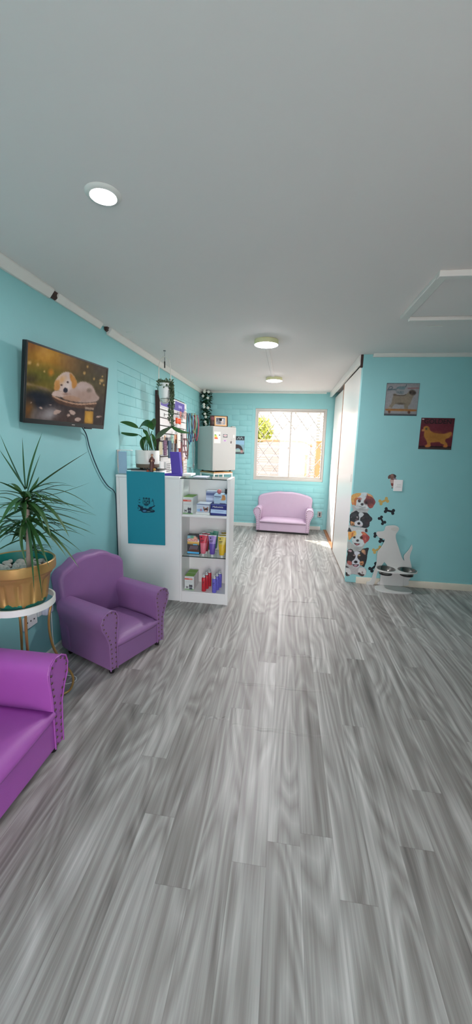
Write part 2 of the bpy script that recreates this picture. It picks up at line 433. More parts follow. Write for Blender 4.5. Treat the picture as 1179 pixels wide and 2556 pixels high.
# raised sheet joints crossing the floor where the vinyl has lifted
def ridge(px0, px1):
    a, b = onZ(*px0, 0), onZ(*px1, 0); d = (b - a); n = Vector((-d.y, d.x, 0)).normalized()
    bm = bmesh.new(); K = 24; prev = None
    for i in range(K + 1):
        t = i / K; c = a + d * t + n * (.004 * math.sin(t * 17) + .003 * math.sin(t * 41)); h = .004 * math.sin(PI * min(1, max(0.02, t))) ** .4 * (.6 + .4 * math.sin(t * 23 + 1))
        row = [bm.verts.new(c + n * s * .011 + Vector((0, 0, z))) for s, z in ((-1, .0002), (-.35, h), (.35, h), (1, .0002))]
        if prev:
            for j in range(3): bm.faces.new((prev[j], prev[j + 1], row[j + 1], row[j]))
        prev = row
    return bm
bm = bmesh.new(); tmp = bpy.data.meshes.new('t')
for p0, p1 in (((526, 1617), (830, 1646)), ((527, 1697), (870, 1735)), ((580, 1810), (868, 1848)), ((586, 1420), (770, 1424)), ((650, 1391), (720, 1393)), ((560, 1525), (858, 1546)), ((700, 1500), (800, 1505)), ((985, 1600), (1046, 1612)), ((500, 1788), (575, 1795))):
    b2 = ridge(p0, p1); b2.to_mesh(tmp); b2.free(); bm.from_mesh(tmp)
bpy.data.meshes.remove(tmp)
struct(ob('trim_9', bm, m_floor, origin=(0, 0, 0)), 'lifted joints of the vinyl floor sheets')

# ---- walls with real brick relief
def bricks(bm, u0, u1, z0, z1, face, holes=(), bl=.262, bh=.0915, j=.0075, depth=.006):
    """bevelled painted bricks; face(u, z, d) gives the point d in front of the wall"""
    rnd = random.Random(3); z = z0; row = 0
    while z + bh * .5 < z1:
        zt = min(z + bh, z1)
        u = u0 - (bl / 2 if row % 2 else 0)
        while u < u1:
            a, b = max(u, u0), min(u + bl, u1)
            for h in holes:
                if zt > h[2] + .01 and z < h[3] - .01:
                    if a < h[0] < b: b = h[0]
                    elif a < h[1] < b: a = h[1]
                    elif a >= h[0] and b <= h[1]: a = b
            if b - a > .03:
                g1, g2 = j * rnd.uniform(.25, .6), j * rnd.uniform(.2, .75); dd = depth * rnd.uniform(.75, 1.15); c = .004
                if a == u0: g1 = -.006
                pts = [(a + g1, z + g2), (b - g1, z + g2), (b - g1, zt - g2 * .8), (a + g1, zt - g2 * .8)]
                o_ = [bm.verts.new(face(x, y, -.001)) for x, y in pts]
                q = [(pts[0][0] + c, pts[0][1] + c), (pts[1][0] - c, pts[1][1] + c), (pts[2][0] - c, pts[2][1] - c), (pts[3][0] + c, pts[3][1] - c)]
                m_ = [bm.verts.new(face(x, y, dd * .8)) for x, y in pts]
                t_ = [bm.verts.new(face(x, y, dd)) for x, y in q]
                bm.faces.new(t_)
                for k in range(4):
                    l = (k + 1) % 4
                    bm.faces.new((o_[k], o_[l], m_[l], m_[k])); bm.faces.new((m_[k], m_[l], t_[l], t_[k]))
            u += bl
        z += bh; row += 1
bm = bmesh.new()
box(bm, WX - .12, WX, -1.6, 3.2, 0, CZ)
box(bm, WX - .12, WX - .005, 3.2, FY + .12, 0, 2.09); box(bm, WX - .12, WX, 3.2, FY + .12, 2.09, CZ)
bricks(bm, 3.2, FY, .0, 2.085, lambda u, z, d: (WX - .005 + d, u, z))
struct(ob('wall_left', bm, m_aqua, origin=(WX, 0, 0), angle=25))
# far wall: opening for the window
WX0, WX1, WZ0, WZ1 = -.555, .632, .83, 2.035
bm = bmesh.new(); y0, y1 = FY + .005, FY + .13
box(bm, WX, WX0, y0, y1, 0, CZ); box(bm, WX1, .80, y0, y1, 0, CZ); box(bm, WX0, WX1, y0, y1, 0, WZ0); box(bm, WX0, WX1, y0, y1, WZ1, CZ)
box(bm, WX, .80, FY, y0, 2.09, CZ)                                     # plain beam over the bricks
for a in ((WX0 - .05, WX0, WZ0 - .05, WZ1 + .055), (WX1, WX1 + .02, WZ0 - .05, WZ1 + .055), (WX0, WX1, WZ0 - .05, WZ0), (WX0, WX1, WZ1, WZ1 + .055)):
    box(bm, a[0], a[1], FY - .001, y0, a[2], a[3])                      # plain plaster band round the window
bricks(bm, WX, .68, .0, 2.085, lambda u, z, d: (u, FY + .005 - d, z), holes=[(WX0 - .05, .69, WZ0 - .05, 2.09)])
struct(ob('wall_back', bm, m_aqua, origin=(0, FY, 0), angle=25))
# right wall facing the camera, and the side of the room beyond the frame
struct(boxob('wall_right', (.69, RY, 0), (3.1, RY + .07, CZ), m_aqua, bevel=.004))
struct(boxob('wall_side', (3.0, -1.6, 0), (3.12, RY, CZ), m_aqua, bevel=0))
bm = bmesh.new()                                                        # wall behind the camera with the open shop entrance
DX0, DX1, DZ = -.28, .88, 2.05
box(bm, WX, DX0, -1.6, -1.48, 0, CZ); box(bm, DX1, 3.0, -1.6, -1.48, 0, CZ); box(bm, DX0, DX1, -1.6, -1.48, DZ, CZ)
struct(ob('wall_front', bm, m_aqua, origin=(0, -1.54, 0)))
struct(boxob('wall_shade_stub', (.92, -1.479, 0), (1.0, .60, CZ), m_aqua, bevel=.003))  # unseen stub wall, added to keep entrance light off the room's right side
# closet shell behind the sliding doors
bm = bmesh.new(); box(bm, .80, 1.4, RY + .07, RY + .09, 0, CZ); box(bm, 1.38, 1.40, RY + .09, FY + .12, 0, CZ)
box(bm, .80, 1.4, FY + .02, FY + .12, 0, CZ)
struct(ob('wall_closet', bm, m_white, origin=(1.2, RY + .1, 0)))
# ceiling
bm = bmesh.new(); box(bm, WX - .12, 3.12, -1.6, FY + .13, CZ, CZ + .1)
struct(ob('ceiling', bm, m_ceil, origin=(0, 0, CZ)))

# ---- cornices
def cornice(name, pts, mm=m_whitepaint):
    bm = bmesh.new(); prism(bm, pts[0], pts[1], pts[2], pts[3]); return struct(ob(name, bm, mm, bevel=.002))
prof = [(0, 0), (.048, 0), (.048, -.010), (.016, -.05), (0, -.05)]
fl = lambda a, b, d: (WX + a, d, CZ + b)
cornice('trim_1', (prof, fl, -1.48, 2.27)); cornice('trim_2', ([(p[0] * .8, p[1] * .85) for p in prof], fl, 2.335, 2.90)); cornice('trim_3', (prof, fl, 3.02, FY - .04))
fr = lambda a, b, d: (d, RY - a, CZ + b)
cornice('trim_4', ([(p[0] * .8, p[1] * .56) for p in prof], fr, .775, 3.0))
ff = lambda a, b, d: (d, FY - a, CZ + b)
cornice('trim_5', ([(p[0] * .7, p[1] * .5) for p in prof], ff, WX + .05, .60))
# broken cornice ends: bare dark wood showing in the gaps
for k, (y0, y1, zz) in enumerate(((2.275, 2.33, .03), (2.985, 3.012, .02))):
    bm = bmesh.new()
    prism(bm, [(0, 0), (.03, 0), (.022, -.012), (.026, -zz), (.008, -zz - .012), (0, -zz)], fl, y0, y1)
    ob_ = struct(ob('trim_%d' % (6 + k), bm, m_darkbrown), 'dark bare wood in the gap of the cornice')
# loose strip and small scars on the ceiling
for k, (x, y, w) in enumerate(((1.024, 3.08, .11), (1.026, 3.80, .11), (-1.33, 3.13, .06))):
    bm = bmesh.new(); box(bm, x - w / 2, x + w / 2, y - .008, y + .008, CZ - .005, CZ)
    struct(ob('trim_%d' % (10 + k), bm, m_whitepaint, origin=(x, y, CZ - .005), bevel=.002), 'small paint-covered strip on the ceiling')
# ---- ceiling hatch
h = thing('ceiling_hatch', 'square white ceiling hatch framed by thin strips above the right wall', 'hatch', (1.09, 2.52, CZ))
bm = bmesh.new(); box(bm, -.31, .36, -.30, .31, -.012, -.004); ob('panel', bm, m_ceil, h, bevel=.002)
for nm, b in (('frame_strip', (-.37, .42, -.345, -.30, -.03, 0)), ('frame_strip', (-.37, -.315, -.30, .33, -.022, 0)), ('frame_strip', (-.31, .42, .325, .355, -.032, -.004)), ('frame_strip', (.37, .42, -.30, .32, -.022, 0))):
    bm = bmesh.new(); box(bm, *b); ob(nm, bm, m_whitepaint, h, bevel=.004)
# ---- baseboards
bm = bmesh.new(); box(bm, WX, .64, FY - .018, FY, 0, .062); struct(ob('baseboard_back', bm, m_whitepaint, bevel=.004))
bm = bmesh.new(); prism(bm, [(0, 0), (.02, 0), (.02, .045), (.012, .066), (0, .068)], lambda a, b, d: (d, RY - a, b), .795, 3.0); struct(ob('baseboard_right', bm, m_cream, bevel=.002))
bm = bmesh.new(); prism(bm, [(0, 0), (.014, 0), (.014, .045), (0, .052)], lambda a, b, d: (WX + a, d, b), -1.48, 3.08); struct(ob('baseboard_left', bm, m_whitepaint, bevel=.002))
# ---- closet doors, header, edge
bm = bmesh.new(); box(bm, .655, .69, RY + .02, FY, 2.225, CZ); struct(ob('trim_14', bm, m_door, origin=(.67, 5.2, 2.225), bevel=.003), 'white header board over the closet doors')
bm = bmesh.new(); box(bm, .668, .69, RY + .002, RY + .02, 2.18, CZ); struct(ob('trim_15', bm, m_darkbrown, bevel=.002), 'dark end of the closet header')
d1 = struct(boxob('door_1', (.692, RY + .075, .012), (.724, 5.12, 2.215), m_door, bevel=.004))
boxob('door_edge', (.688, 5.121, .012), (.724, 5.15, 2.215), m_brown, d1, bevel=.002)
d2 = struct(boxob('door_2', (.740, 5.08, .012), (.768, 6.44, 2.215), m_door, bevel=.004))
boxob('door_stile', (.736, 5.20, .012), (.7395, 5.29, 2.215), m_alu, d2, bevel=.001)
for d, yy, xx in ((d1, 4.075, .684), (d1, 5.07, .684), (d2, 6.30, .730)):
    boxob('pull_handle', (xx, yy - .012, 1.06), (xx + .012, yy + .012, 1.14), m_whitepaint, d, bevel=.003)
bm = bmesh.new(); box(bm, .695, .79, RY + .08, FY, 0, .010); struct(ob('trim_16', bm, m_brown, origin=(.74, 5, 0), bevel=.002), 'worn wooden sill under the closet doors')
# ---- window
bm = bmesh.new(); fy0, fy1 = FY + .02, FY + .075
for b in ((WX0, WX0 + .03, WZ0, WZ1), (WX1 - .03, WX1, WZ0, WZ1), (WX0 + .03, WX1 - .03, WZ0, WZ0 + .042), (WX0 + .03, WX1 - .03, WZ1 - .03, WZ1)):
    box(bm, b[0], b[1], fy0, fy1, b[2], b[3])
w = struct(ob('window_1', bm, m_alu, origin=(.04, FY + .05, WZ0), bevel=.003))
MX = .048
for k, (a, b, yy) in enumerate(((WX0 + .03, MX + .014, FY + .032), (MX - .014, WX1 - .03, FY + .052))):
    bm = bmesh.new(); z0, z1 = WZ0 + .042, WZ1 - .03
    for q in ((a, a + .022, z0, z1), (b - .022, b, z0, z1), (a + .022, b - .022, z0, z0 + .028), (a + .022, b - .022, z1 - .024, z1)):
        box(bm, q[0], q[1], yy, yy + .018, q[2], q[3])
    s = ob('sash', bm, m_alu, w, origin=((a + b) / 2, yy, z0), bevel=.002)
    boxob('pane', (a + .02, yy + .007, z0 + .026), (b - .02, yy + .011, z1 - .022), m_glass, s, bevel=0)
boxob('latch', (MX - .03, FY + .018, 1.37), (MX - .012, FY + .032, 1.41), m_alu, w, bevel=.003)

# ---- outside the window
m_grille = mat('white_painted_iron', rgb(140, 132, 126), .5)
bm = bmesh.new(); gy = FY + .15
box(bm, WX0, WX1, gy - .006, gy + .006, WZ0 - .02, WZ0); box(bm, WX0, WX1, gy - .006, gy + .006, WZ1, WZ1 + .02)
gw, gz = WX1 - WX0, WZ1 - WZ0
for sgn in (1, -1):
    for k in range(-6, 9):
        c0 = k * .21                                              # diagonals z = +-1.35 x + c, clipped to the opening
        pts = []
        for t in (0.0, 1.0):
            pass
        f = lambda x: 1.3 * x * sgn + c0 * 1.3 + (0 if sgn == 1 else gz)
        xs = sorted([0, gw, (0 - f(0)) / (1.3 * sgn), (gz - f(0)) / (1.3 * sgn)])
        a, b = xs[1], xs[2]
        if a < -1e-6 or b > gw + 1e-6 or b - a < .03 or not (-1e-6 <= f((a + b) / 2) <= gz): continue
        tube(bm, [(WX0 + a, gy, WZ0 + f(a)), (WX0 + b, gy, WZ0 + f(b))], .0052, 6)
T(ob('window_grille', bm, m_grille, origin=(.04, gy, WZ0)), 'diamond lattice security grille just outside the far window', 'grille')
m_fence = mat('pale_pink_board', rgb(142, 118, 112), .6, var=.05, scale=4)
m_louvre = mat('cream_louvre', rgb(150, 143, 124), .6, var=.05, scale=4)
m_orange = mat('orange_timber', rgb(172, 92, 40), .6, var=.12, scale=9)
m_ground = mat('concrete_ground', rgb(196, 190, 182), .8, var=.06, scale=3)
m_shrub = mat('yellow_green_leaf', rgb(134, 138, 38), .6, var=.25, scale=8)
struct(boxob('ground', (-8, FY + .14, -.12), (8, 16, -.07), m_ground, bevel=0))
struct(boxob('ground_front', (-8, -9, -.12), (8, -1.61, -.07), m_ground, bevel=0))
fn = thing('garden_fence', 'pale pink fence of narrow horizontal boards outside the window', 'fence', (-.2, 8.0, -.07))
bm = bmesh.new()
for k in range(34): box(bm, -1.9, .72, -.006, .006, .02 + k * .0455, .058 + k * .0455)
ob('board_panel', bm, m_fence, fn, bevel=.001)
bm = bmesh.new(); tube(bm, spl([(-1.9, 0, 1.60), (-.6, 0, 1.60), (.35, 0, 1.60), (.58, 0, 1.58), (.72, 0, 1.50)], 6, False), .022, 8); ob('top_rail', bm, m_brown, fn)
for x in (-1.6, -.5, .66):
    bm = bmesh.new(); box(bm, x - .03, x + .03, .01, .06, 0, 1.58); ob('post', bm, m_fence, fn, bevel=.003)
lv = thing('louvre_screen', 'tall cream louvred screen standing behind the pink garden fence', 'screen', (-.1, 9.0, -.07))
bm = bmesh.new()
for k in range(37): box(bm, -2.6, 2.2, -.01, .01, .05 + k * .068, .104 + k * .068)
ob('slat_panel', bm, m_louvre, lv, bevel=.001)
for x in (-2.6, -.9, .8, 2.2):
    bm = bmesh.new(); box(bm, x - .04, x + .04, .021, .08, 0, 2.58); ob('post', bm, m_louvre, lv, bevel=.003)
for k, (x, y, hgt, wd, lab) in enumerate(((.40, 7.75, 1.30, .022, 'slim orange timber post before the pink fence, left of the pair'), (.63, 7.72, 1.58, .045, 'wide orange timber post at the right end of the pink fence'))):
    bm = bmesh.new(); box(bm, -wd, wd, -.03, .03, 0, hgt); box(bm, -wd - .01, wd + .01, -.04, .04, hgt, hgt + .03)
    T(ob('timber_post', bm, m_orange, bevel=.004), lab, 'post').location = (x, y, -.07)
bm = bmesh.new(); prism(bm, [(-.03, 0), (.05, 0), (.02, .8), (-.07, 1.45), (-.11, 1.45), (-.05, .8)], lambda a, b, d: (a, d, b), -.02, .02)
T(ob('leaning_plank', bm, m_tan, bevel=.003), 'bent tan plank leaning right of the wide orange post', 'plank').location = (.80, 7.7, -.07)
boxob('garden_wall', (.86, 8.05, -.07), (2.6, 8.2, 1.62), m_whitepaint, bevel=.004)
T(bpy.data.objects['garden_wall'], 'bright white garden wall right of the orange posts', 'wall')
def leafball(bm, c, r, n, s, rnd):
    for _ in range(n):
        d = Vector((rnd.gauss(0, 1), rnd.gauss(0, 1), rnd.gauss(0, 1))).normalized() * r * rnd.uniform(.5, 1)
        p = Vector(c) + d; a = Vector((rnd.gauss(0, 1), rnd.gauss(0, 1), rnd.gauss(0, 1))).normalized() * s; b = a.orthogonal().normalized() * s * .5
        bm.faces.new([bm.verts.new(q) for q in (p - a, p + b, p + a, p - b)])
sh = thing('garden_shrub', 'yellow green shrub showing through the left window pane', 'shrub', (-.62, 8.4, -.07))
bm = bmesh.new(); rnd = random.Random(2)
leafball(bm, (0, 0, 1.85), .30, 500, .06, rnd); leafball(bm, (-.25, 0, 1.65), .28, 400, .06, rnd); ob('foliage', bm, m_shrub, sh, smooth=False)
bm = bmesh.new(); tube(bm, [(0, 0, 0), (-.02, 0, .8), (.0, 0, 1.7)], [.03, .025, .015]); ob('stem', bm, m_brown, sh)
# ================================================================== SEATING
nail_me = None
def make_seat(name, label, cat, w, D, loc, rz, plinth=False, H=.645, group=None, m_leather=m_leather):
    """rolled-arm club seat; local front is y = 0 looking towards -y, w is the width at the floor"""
    global nail_me
    t = thing(name, label, cat, loc, rz, group); e = w / 2
    bm = bmesh.new(); box(bm, -e + .045, e - .045, .004, D - .05, .03, .163); ob('front_rail', bm, m_leather, t, bevel=.008, seg=3)
    # cushion with a crown
    bm = bmesh.new(); nx, ny = 14, 10; x0, x1, y0, y1 = -e + .052, e - .052, -.006, D - .10; g = {}
    for i in range(nx + 1):
        for j in range(ny + 1):
            u, v = i / nx * 2 - 1, j / ny * 2 - 1
            c = (1 - abs(u) ** 4) * (1 - abs(v) ** 4)
            g[i, j] = bm.verts.new((x0 + (x1 - x0) * (i / nx), y0 + (y1 - y0) * (j / ny) - (.008 * (1 - u ** 4) if j == 0 else 0), .200 + .035 * c ** .6))
    for i in range(nx):
        for j in range(ny): bm.faces.new((g[i, j], g[i + 1, j], g[i + 1, j + 1], g[i, j + 1]))
    rim = [g[i, 0] for i in range(nx)] + [g[nx, j] for j in range(ny)] + [g[i, ny] for i in range(nx, 0, -1)] + [g[0, j] for j in range(ny, 0, -1)]
    low = [bm.verts.new((v.co.x * .995, v.co.y + .006, .168)) for v in rim]; mid = [bm.verts.new((v.co.x * 1.002, v.co.y - (.005 if v.co.y < .02 else 0), .187)) for v in rim]
    k = len(rim)
    for a, b in ((rim, mid), (mid, low)):
        for i in range(k): bm.faces.new((a[i], b[i], b[(i + 1) % k], a[(i + 1) % k]))
    bm.faces.new(low[::-1]); ob('seat_cushion', bm, m_leather, t, angle=70)
    # arched back, leaning a little
    half = [(-e - .005, .032), (-e - .012, .25), (-e - .028, .42), (-e - .034, .53), (-e - .012, .572), (-e + .05, .598), (-e * .55, .632), (-e * .25, .650)]
    out = half + [(0, H)] + [(-x, z) for x, z in half[::-1]]
    bm = bmesh.new(); prism(bm, out, lambda a, b, d: (a, d + max(0, b - .18) * .10, b), D - .115, D - .002)
    ob('backrest', bm, m_leather, t, bevel=.026, seg=4, angle=50)
    # arms
    sec = [(0, .03), (-.002, .13), (-.006, .21), (-.026, .268), (-.052, .315), (-.060, .355), (-.048, .392), (-.018, .412), (.020, .416), (.050, .402), (.066, .370), (.064, .325), (.056, .27), (.053, .20), (.053, .12), (.053, .03)]
    for s in (-1, 1):
        P = [(s * (e - a) if s > 0 else -e + a, z) for a, z in sec]
        bm = bmesh.new(); prism(bm, P, lambda a, b, d: (a, d, b), 0, D - .06)
        arm = ob('arm', bm, m_leather, t, bevel=.009, seg=3, angle=50)
        bm = bmesh.new(); tube(bm, [(a, -.0005, z) for a, z in P], .0035, 6); ob('piping', bm, m_leather, arm)
        # nailheads round the arm front
        ctr = (.004 if s < 0 else -.004)
        Q = []
        for i, (a, z) in enumerate(P):
            A, B = Vector((P[max(i - 1, 0)][0], P[max(i - 1, 0)][1])), Vector((P[min(i + 1, len(P) - 1)][0], P[min(i + 1, len(P) - 1)][1])); d = (B - A).normalized()
            nrm = Vector((d.y, -d.x)) if s < 0 else Vector((-d.y, d.x)); Q.append(Vector((a, z)) + nrm * .0125)
        dist = .012; acc = 0; last = Q[0]; spots = []
        need = .018
        for q in Q[1:]:
            L = (q - last).length
            while acc + L >= need:
                tt = (need - acc) / L; last = last + (q - last) * tt; L = (q - last).length; acc = 0; need = .0315; spots.append(last.copy())
            acc += L; last = q
        for sp in spots:
            if nail_me is None:
                bm = bmesh.new(); bmesh.ops.create_uvsphere(bm, u_segments=10, v_segments=6, radius=1, matrix=Matrix.Diagonal((.0052, .0038, .0052, 1)))
                n = ob('nailhead', bm, m_stud, arm); nail_me = n.data
            else:
                n = bpy.data.objects.new('nailhead', nail_me); COL.objects.link(n); n.parent = arm
            n.location = (sp.x, -.0005, sp.y)
    if plinth:
        bm = bmesh.new(); box(bm, -e + .008, e - .008, .012, D - .03, 0, .03); ob('plinth', bm, m_foot, t, bevel=.002)  # black foot strip, also standing in for the shadow under the seat
    else:
        for sx in (-1, 1):
            for yy in (.03, D - .06):
                bm = bmesh.new(); lathe(bm, [(0, 0), (.015, 0), (.019, .03), (0, .031)], (sx * (e - .03), yy, 0), 14); ob('foot', bm, m_foot, t)
    return t
u_ch = math.atan2(.917, .399)
make_seat('armchair', 'small purple studded armchair standing in front of the white counter', 'armchair', .46, .49, (-.991 + .399 * .23, 1.943 + .917 * .23, 0), u_ch)
make_seat('sofa', 'bright purple studded sofa in the lower left foreground before the plant stand', 'sofa', .86, .45, (-.965, .935, 0), PI / 2, m_leather=m_vivid).scale = (1.1, 1.1, 1.1)
make_seat('loveseat', 'purple studded loveseat under the far window, its colour painted paler for glare', 'sofa', .86, .405, (-.01, 6.025, 0), math.radians(-3.5), True, m_leather=m_glare_purple)

# ================================================================== DRACAENA ON ITS STAND
PX, PY = -1.292, 1.615
PZ = -.028          # the ring stands a little under 0.62 m
st = thing('plant_stand', 'white ringed plant stand with thin curved gold legs behind the sofa', 'plant stand', (PX, PY, 0))
m_ring = mat('white_powder_coat', rgb(232, 232, 228), .4)
bm = bmesh.new(); lathe(bm, [(.150, .612 + PZ), (.158, .612 + PZ), (.158, .644 + PZ), (.150, .644 + PZ), (.150, .612 + PZ)], n=48); ob('ring', bm, m_ring, st)
bm = bmesh.new(); box(bm, -.152, .152, -.008, .008, .614 + PZ, .622 + PZ); box(bm, -.008, .008, -.152, .152, .606 + PZ, .6135 + PZ); ob('cross_bar', bm, m_ring, st)
for k in range(4):
    a = math.radians(44 + 90 * k); c, s = math.cos(a), math.sin(a)
    pts = [(.150, .612 + PZ), (.136, .55), (.122, .48), (.120, .40), (.135, .30), (.170, .21), (.212, .13), (.224, .075), (.204, .022), (.155, .008)]
    bm = bmesh.new(); tube(bm, spl([(r * c, r * s, z) for r, z in pts], 5, False), .0065, 8); ob('leg', bm, m_goldleg, st)
pot = thing('flower_pot', 'fluted gold painted plastic pot with teal inside on the plant stand', 'pot', (PX, PY, .6225 + PZ))
flute = lambda a, r, z: r * (1 - (.075 * max(0, math.cos(a * 13)) ** 1.3 if .025 < z < .138 else 0))
bm = bmesh.new(); lathe(bm, [(0, 0), (.112, 0), (.118, .012), (.122, .022), (.1235, .032), (.139, .128), (.142, .140), (.146, .150), (.152, .155), (.156, .165), (.160, .172), (.168, .176), (.170, .184), (.170, .222), (.166, .226), (.158, .222)], n=156, fn=flute)
ob('body', bm, m_gold, pot, angle=35)
bm = bmesh.new(); lathe(bm, [(.158, .2215), (.150, .18), (.147, .160)], n=64); ob('inner_wall', bm, m_teal, pot)
pl = thing('potted_dracaena', 'spiky dracaena plant with long arching leaves in the gold pot', 'plant', (PX, PY, .782 + PZ))
bm = bmesh.new(); lathe(bm, [(0, 0), (.1475, 0), (.1475, .006), (0, .010)], n=40); ob('soil', bm, m_soil, pl)
bm = bmesh.new(); rnd = random.Random(4)
for _ in range(150):
    r = .142 * math.sqrt(rnd.random()); a = rnd.random() * 2 * PI; s = rnd.uniform(.009, .017)
    Mx = Matrix.Translation((r * math.cos(a), r * math.sin(a), .012 + rnd.uniform(0, .012))) @ Matrix.Rotation(rnd.random() * 6, 4, Vector((rnd.random(), rnd.random(), 1)).normalized()) @ Matrix.Diagonal((s * 1.3, s, s * .75, 1))
    bmesh.ops.create_icosphere(bm, subdivisions=2, radius=1, matrix=Mx)
pb = ob('pebbles', bm, m_pebble, pl); pb['kind'] = 'stuff'
B0 = onY(70, 1398, 1.60) ; T0 = onY(67, 1231, 1.60)
org = Vector((PX, PY, .782 + PZ))
bm = bmesh.new(); tube(bm, [Vector((B0.x, B0.y, .785 + PZ)) - org, B0.lerp(T0, .5) + Vector((.004, 0, 0)) - org, T0 - Vector((0, 0, .02)) - org], [.0115, .0105, .008], 12); ob('trunk', bm, m_trunk, pl)
bm = bmesh.new(); tube(bm, [Vector((.05, .02, 0)), Vector((.045, .02, .06)), Vector((.05, .02, .11))], [.008, .007, .006], 8); ob('side_shoot', bm, m_trunk, pl)
# leaves: crop coordinates (240 px wide crop magnified 4.91x): base height, bend, tip, depth of the tip, half width
kk = 240 / 1179.0
def LP(x, y, Y): return onY(x * kk, 1080 + y * kk, Y)
main = [((320, 690), (200, 480), (-20, 190), -.10, 20), ((315, 700), (150, 350), (0, 20), -.06, 14), ((320, 690), (300, 400), (275, 60), .05, 15), ((335, 690), (370, 420), (520, -5), .0, 18),
        ((345, 720), (400, 540), (495, 265), .08, 13), ((360, 745), (560, 560), (1090, 225), .02, 20), ((350, 760), (420, 680), (480, 540), .10, 14), ((330, 770), (700, 560), (1150, 935), .10, 13),
        ((330, 800), (560, 740), (1180, 1015), .04, 15), ((330, 810), (640, 800), (1095, 615), .14, 11), ((330, 850), (700, 860), (1060, 905), .16, 13), ((330, 860), (640, 900), (1180, 1015), .12, 11),
        ((330, 880), (760, 1000), (990, 1075), .15, 9), ((330, 930), (760, 980), (1115, 1145), .10, 10), ((320, 980), (640, 1060), (1110, 1215), -.02, 17), ((330, 1000), (700, 1040), (1175, 1255), .05, 10),
        ((330, 800), (640, 830), (850, 1285), -.12, 17), ((330, 840), (520, 900), (620, 1260), -.16, 20), ((320, 1000), (560, 1150), (820, 1530), -.08, 14), ((320, 1050), (660, 1180), (970, 1660), -.14, 14),
        ((320, 1060), (700, 1200), (1000, 1460), -.02, 9), ((320, 1040), (430, 1200), (600, 1640), -.16, 15), ((320, 1020), (360, 1300), (420, 1960), -.17, 24), ((330, 1050), (420, 1350), (520, 2040), -.165, 22), ((320, 1040), (190, 1220), (330, 1640), -.15, 12),
        ((310, 780), (100, 640), (-60, 590), -.14, 24), ((310, 780), (120, 700), (-40, 720), -.16, 16), ((310, 820), (200, 740), (-10, 1140), -.17, 24), ((310, 880), (150, 820), (-60, 960), -.15, 15),
        ((310, 860), (150, 860), (-60, 870), -.10, 13), ((310, 930), (150, 1000), (-40, 1110), -.18, 22), ((310, 1020), (160, 1040), (-40, 1030), -.10, 9), ((310, 1080), (200, 1110), (-40, 1320), -.17, 15), ((310, 1060), (140, 1110), (-40, 1200), -.08, 10),
        ((310, 1130), (200, 1140), (60, 1275), -.10, 9), ((315, 1160), (240, 1330), (130, 1235), -.05, 9), ((315, 1180), (260, 1280), (-20, 1450), -.08, 9), ((330, 1040), (700, 1130), (950, 1205), .14, 10), ((330, 960), (560, 1000), (770, 1205), .12, 9)]
bm = bmesh.new()
for (bx, by), (cx, cy), (tx, ty), dy, wd in main:
    n = 12; pa = bez(LP(bx, by, 1.60), LP(cx, cy, 1.60 + dy * .55), LP(tx, ty, 1.60 + dy), n); pa = [Vector((max(p.x, WX + .015), p.y, p.z)) - org for p in pa]
    ws = [wd * kk / F * 4.1 * (.75 + .5 * math.sin(min(1, i / (n - 1) * 1.6) * PI * .5)) * (1 - (i / (n - 1)) ** 2.6) * .62 + .0004 for i in range(n)]
    d = (pa[-1] - pa[0]); side = d.cross(Vector((0, 0, 1))) if abs(d.normalized().z) < .8 else Vector((.8, -.5, 0)); ribbon(bm, pa, ws, side * -1 if False else side, .35)
rnd = random.Random(11)
for k in range(60):                                           # fuller crown behind and between
    a = rnd.uniform(-.6, PI + .2) if k % 3 else rnd.uniform(PI, 2 * PI); z0 = T0.z - org.z - rnd.uniform(0, .24); L = rnd.uniform(.14, .27); rise = rnd.uniform(-.02, .12); drop = rnd.uniform(.02, .12)
    b0 = Vector((B0.x - org.x, B0.y - org.y, z0)); d = Vector((math.cos(a), math.sin(a), 0)) * L
    if b0.x + d.x < WX + .03 - org.x: d.x *= .45
    if (b0 + d).y > .42: continue
    n = 8; pa = bez(b0, b0 + d * .55 + Vector((0, 0, rise)), b0 + d + Vector((0, 0, rise - drop)), n); ws = [.0105 * (.7 + .4 * math.sin(i / (n - 1) * PI)) * (1 - (i / (n - 1)) ** 2.4) + .0003 for i in range(n)]
    ribbon(bm, pa, ws, d.cross(Vector((0, 0, 1))), .3)
for k in range(16):                                           # tuft of the side shoot
    a = rnd.uniform(-1.2, 1.8); L = rnd.uniform(.06, .13); b0 = Vector((.05, .02, .085 + rnd.uniform(0, .03))); d = Vector((math.cos(a), math.sin(a), 0)) * L
    pa = bez(b0, b0 + d * .5 + Vector((0, 0, .035)), b0 + d + Vector((0, 0, rnd.uniform(-.02, .03))), 7); ribbon(bm, pa, [.006 * (1 - (i / 6) ** 2) + .0003 for i in range(7)], d.cross(Vector((0, 0, 1))), .3)
ob('foliage', bm, m_leaf, pl)
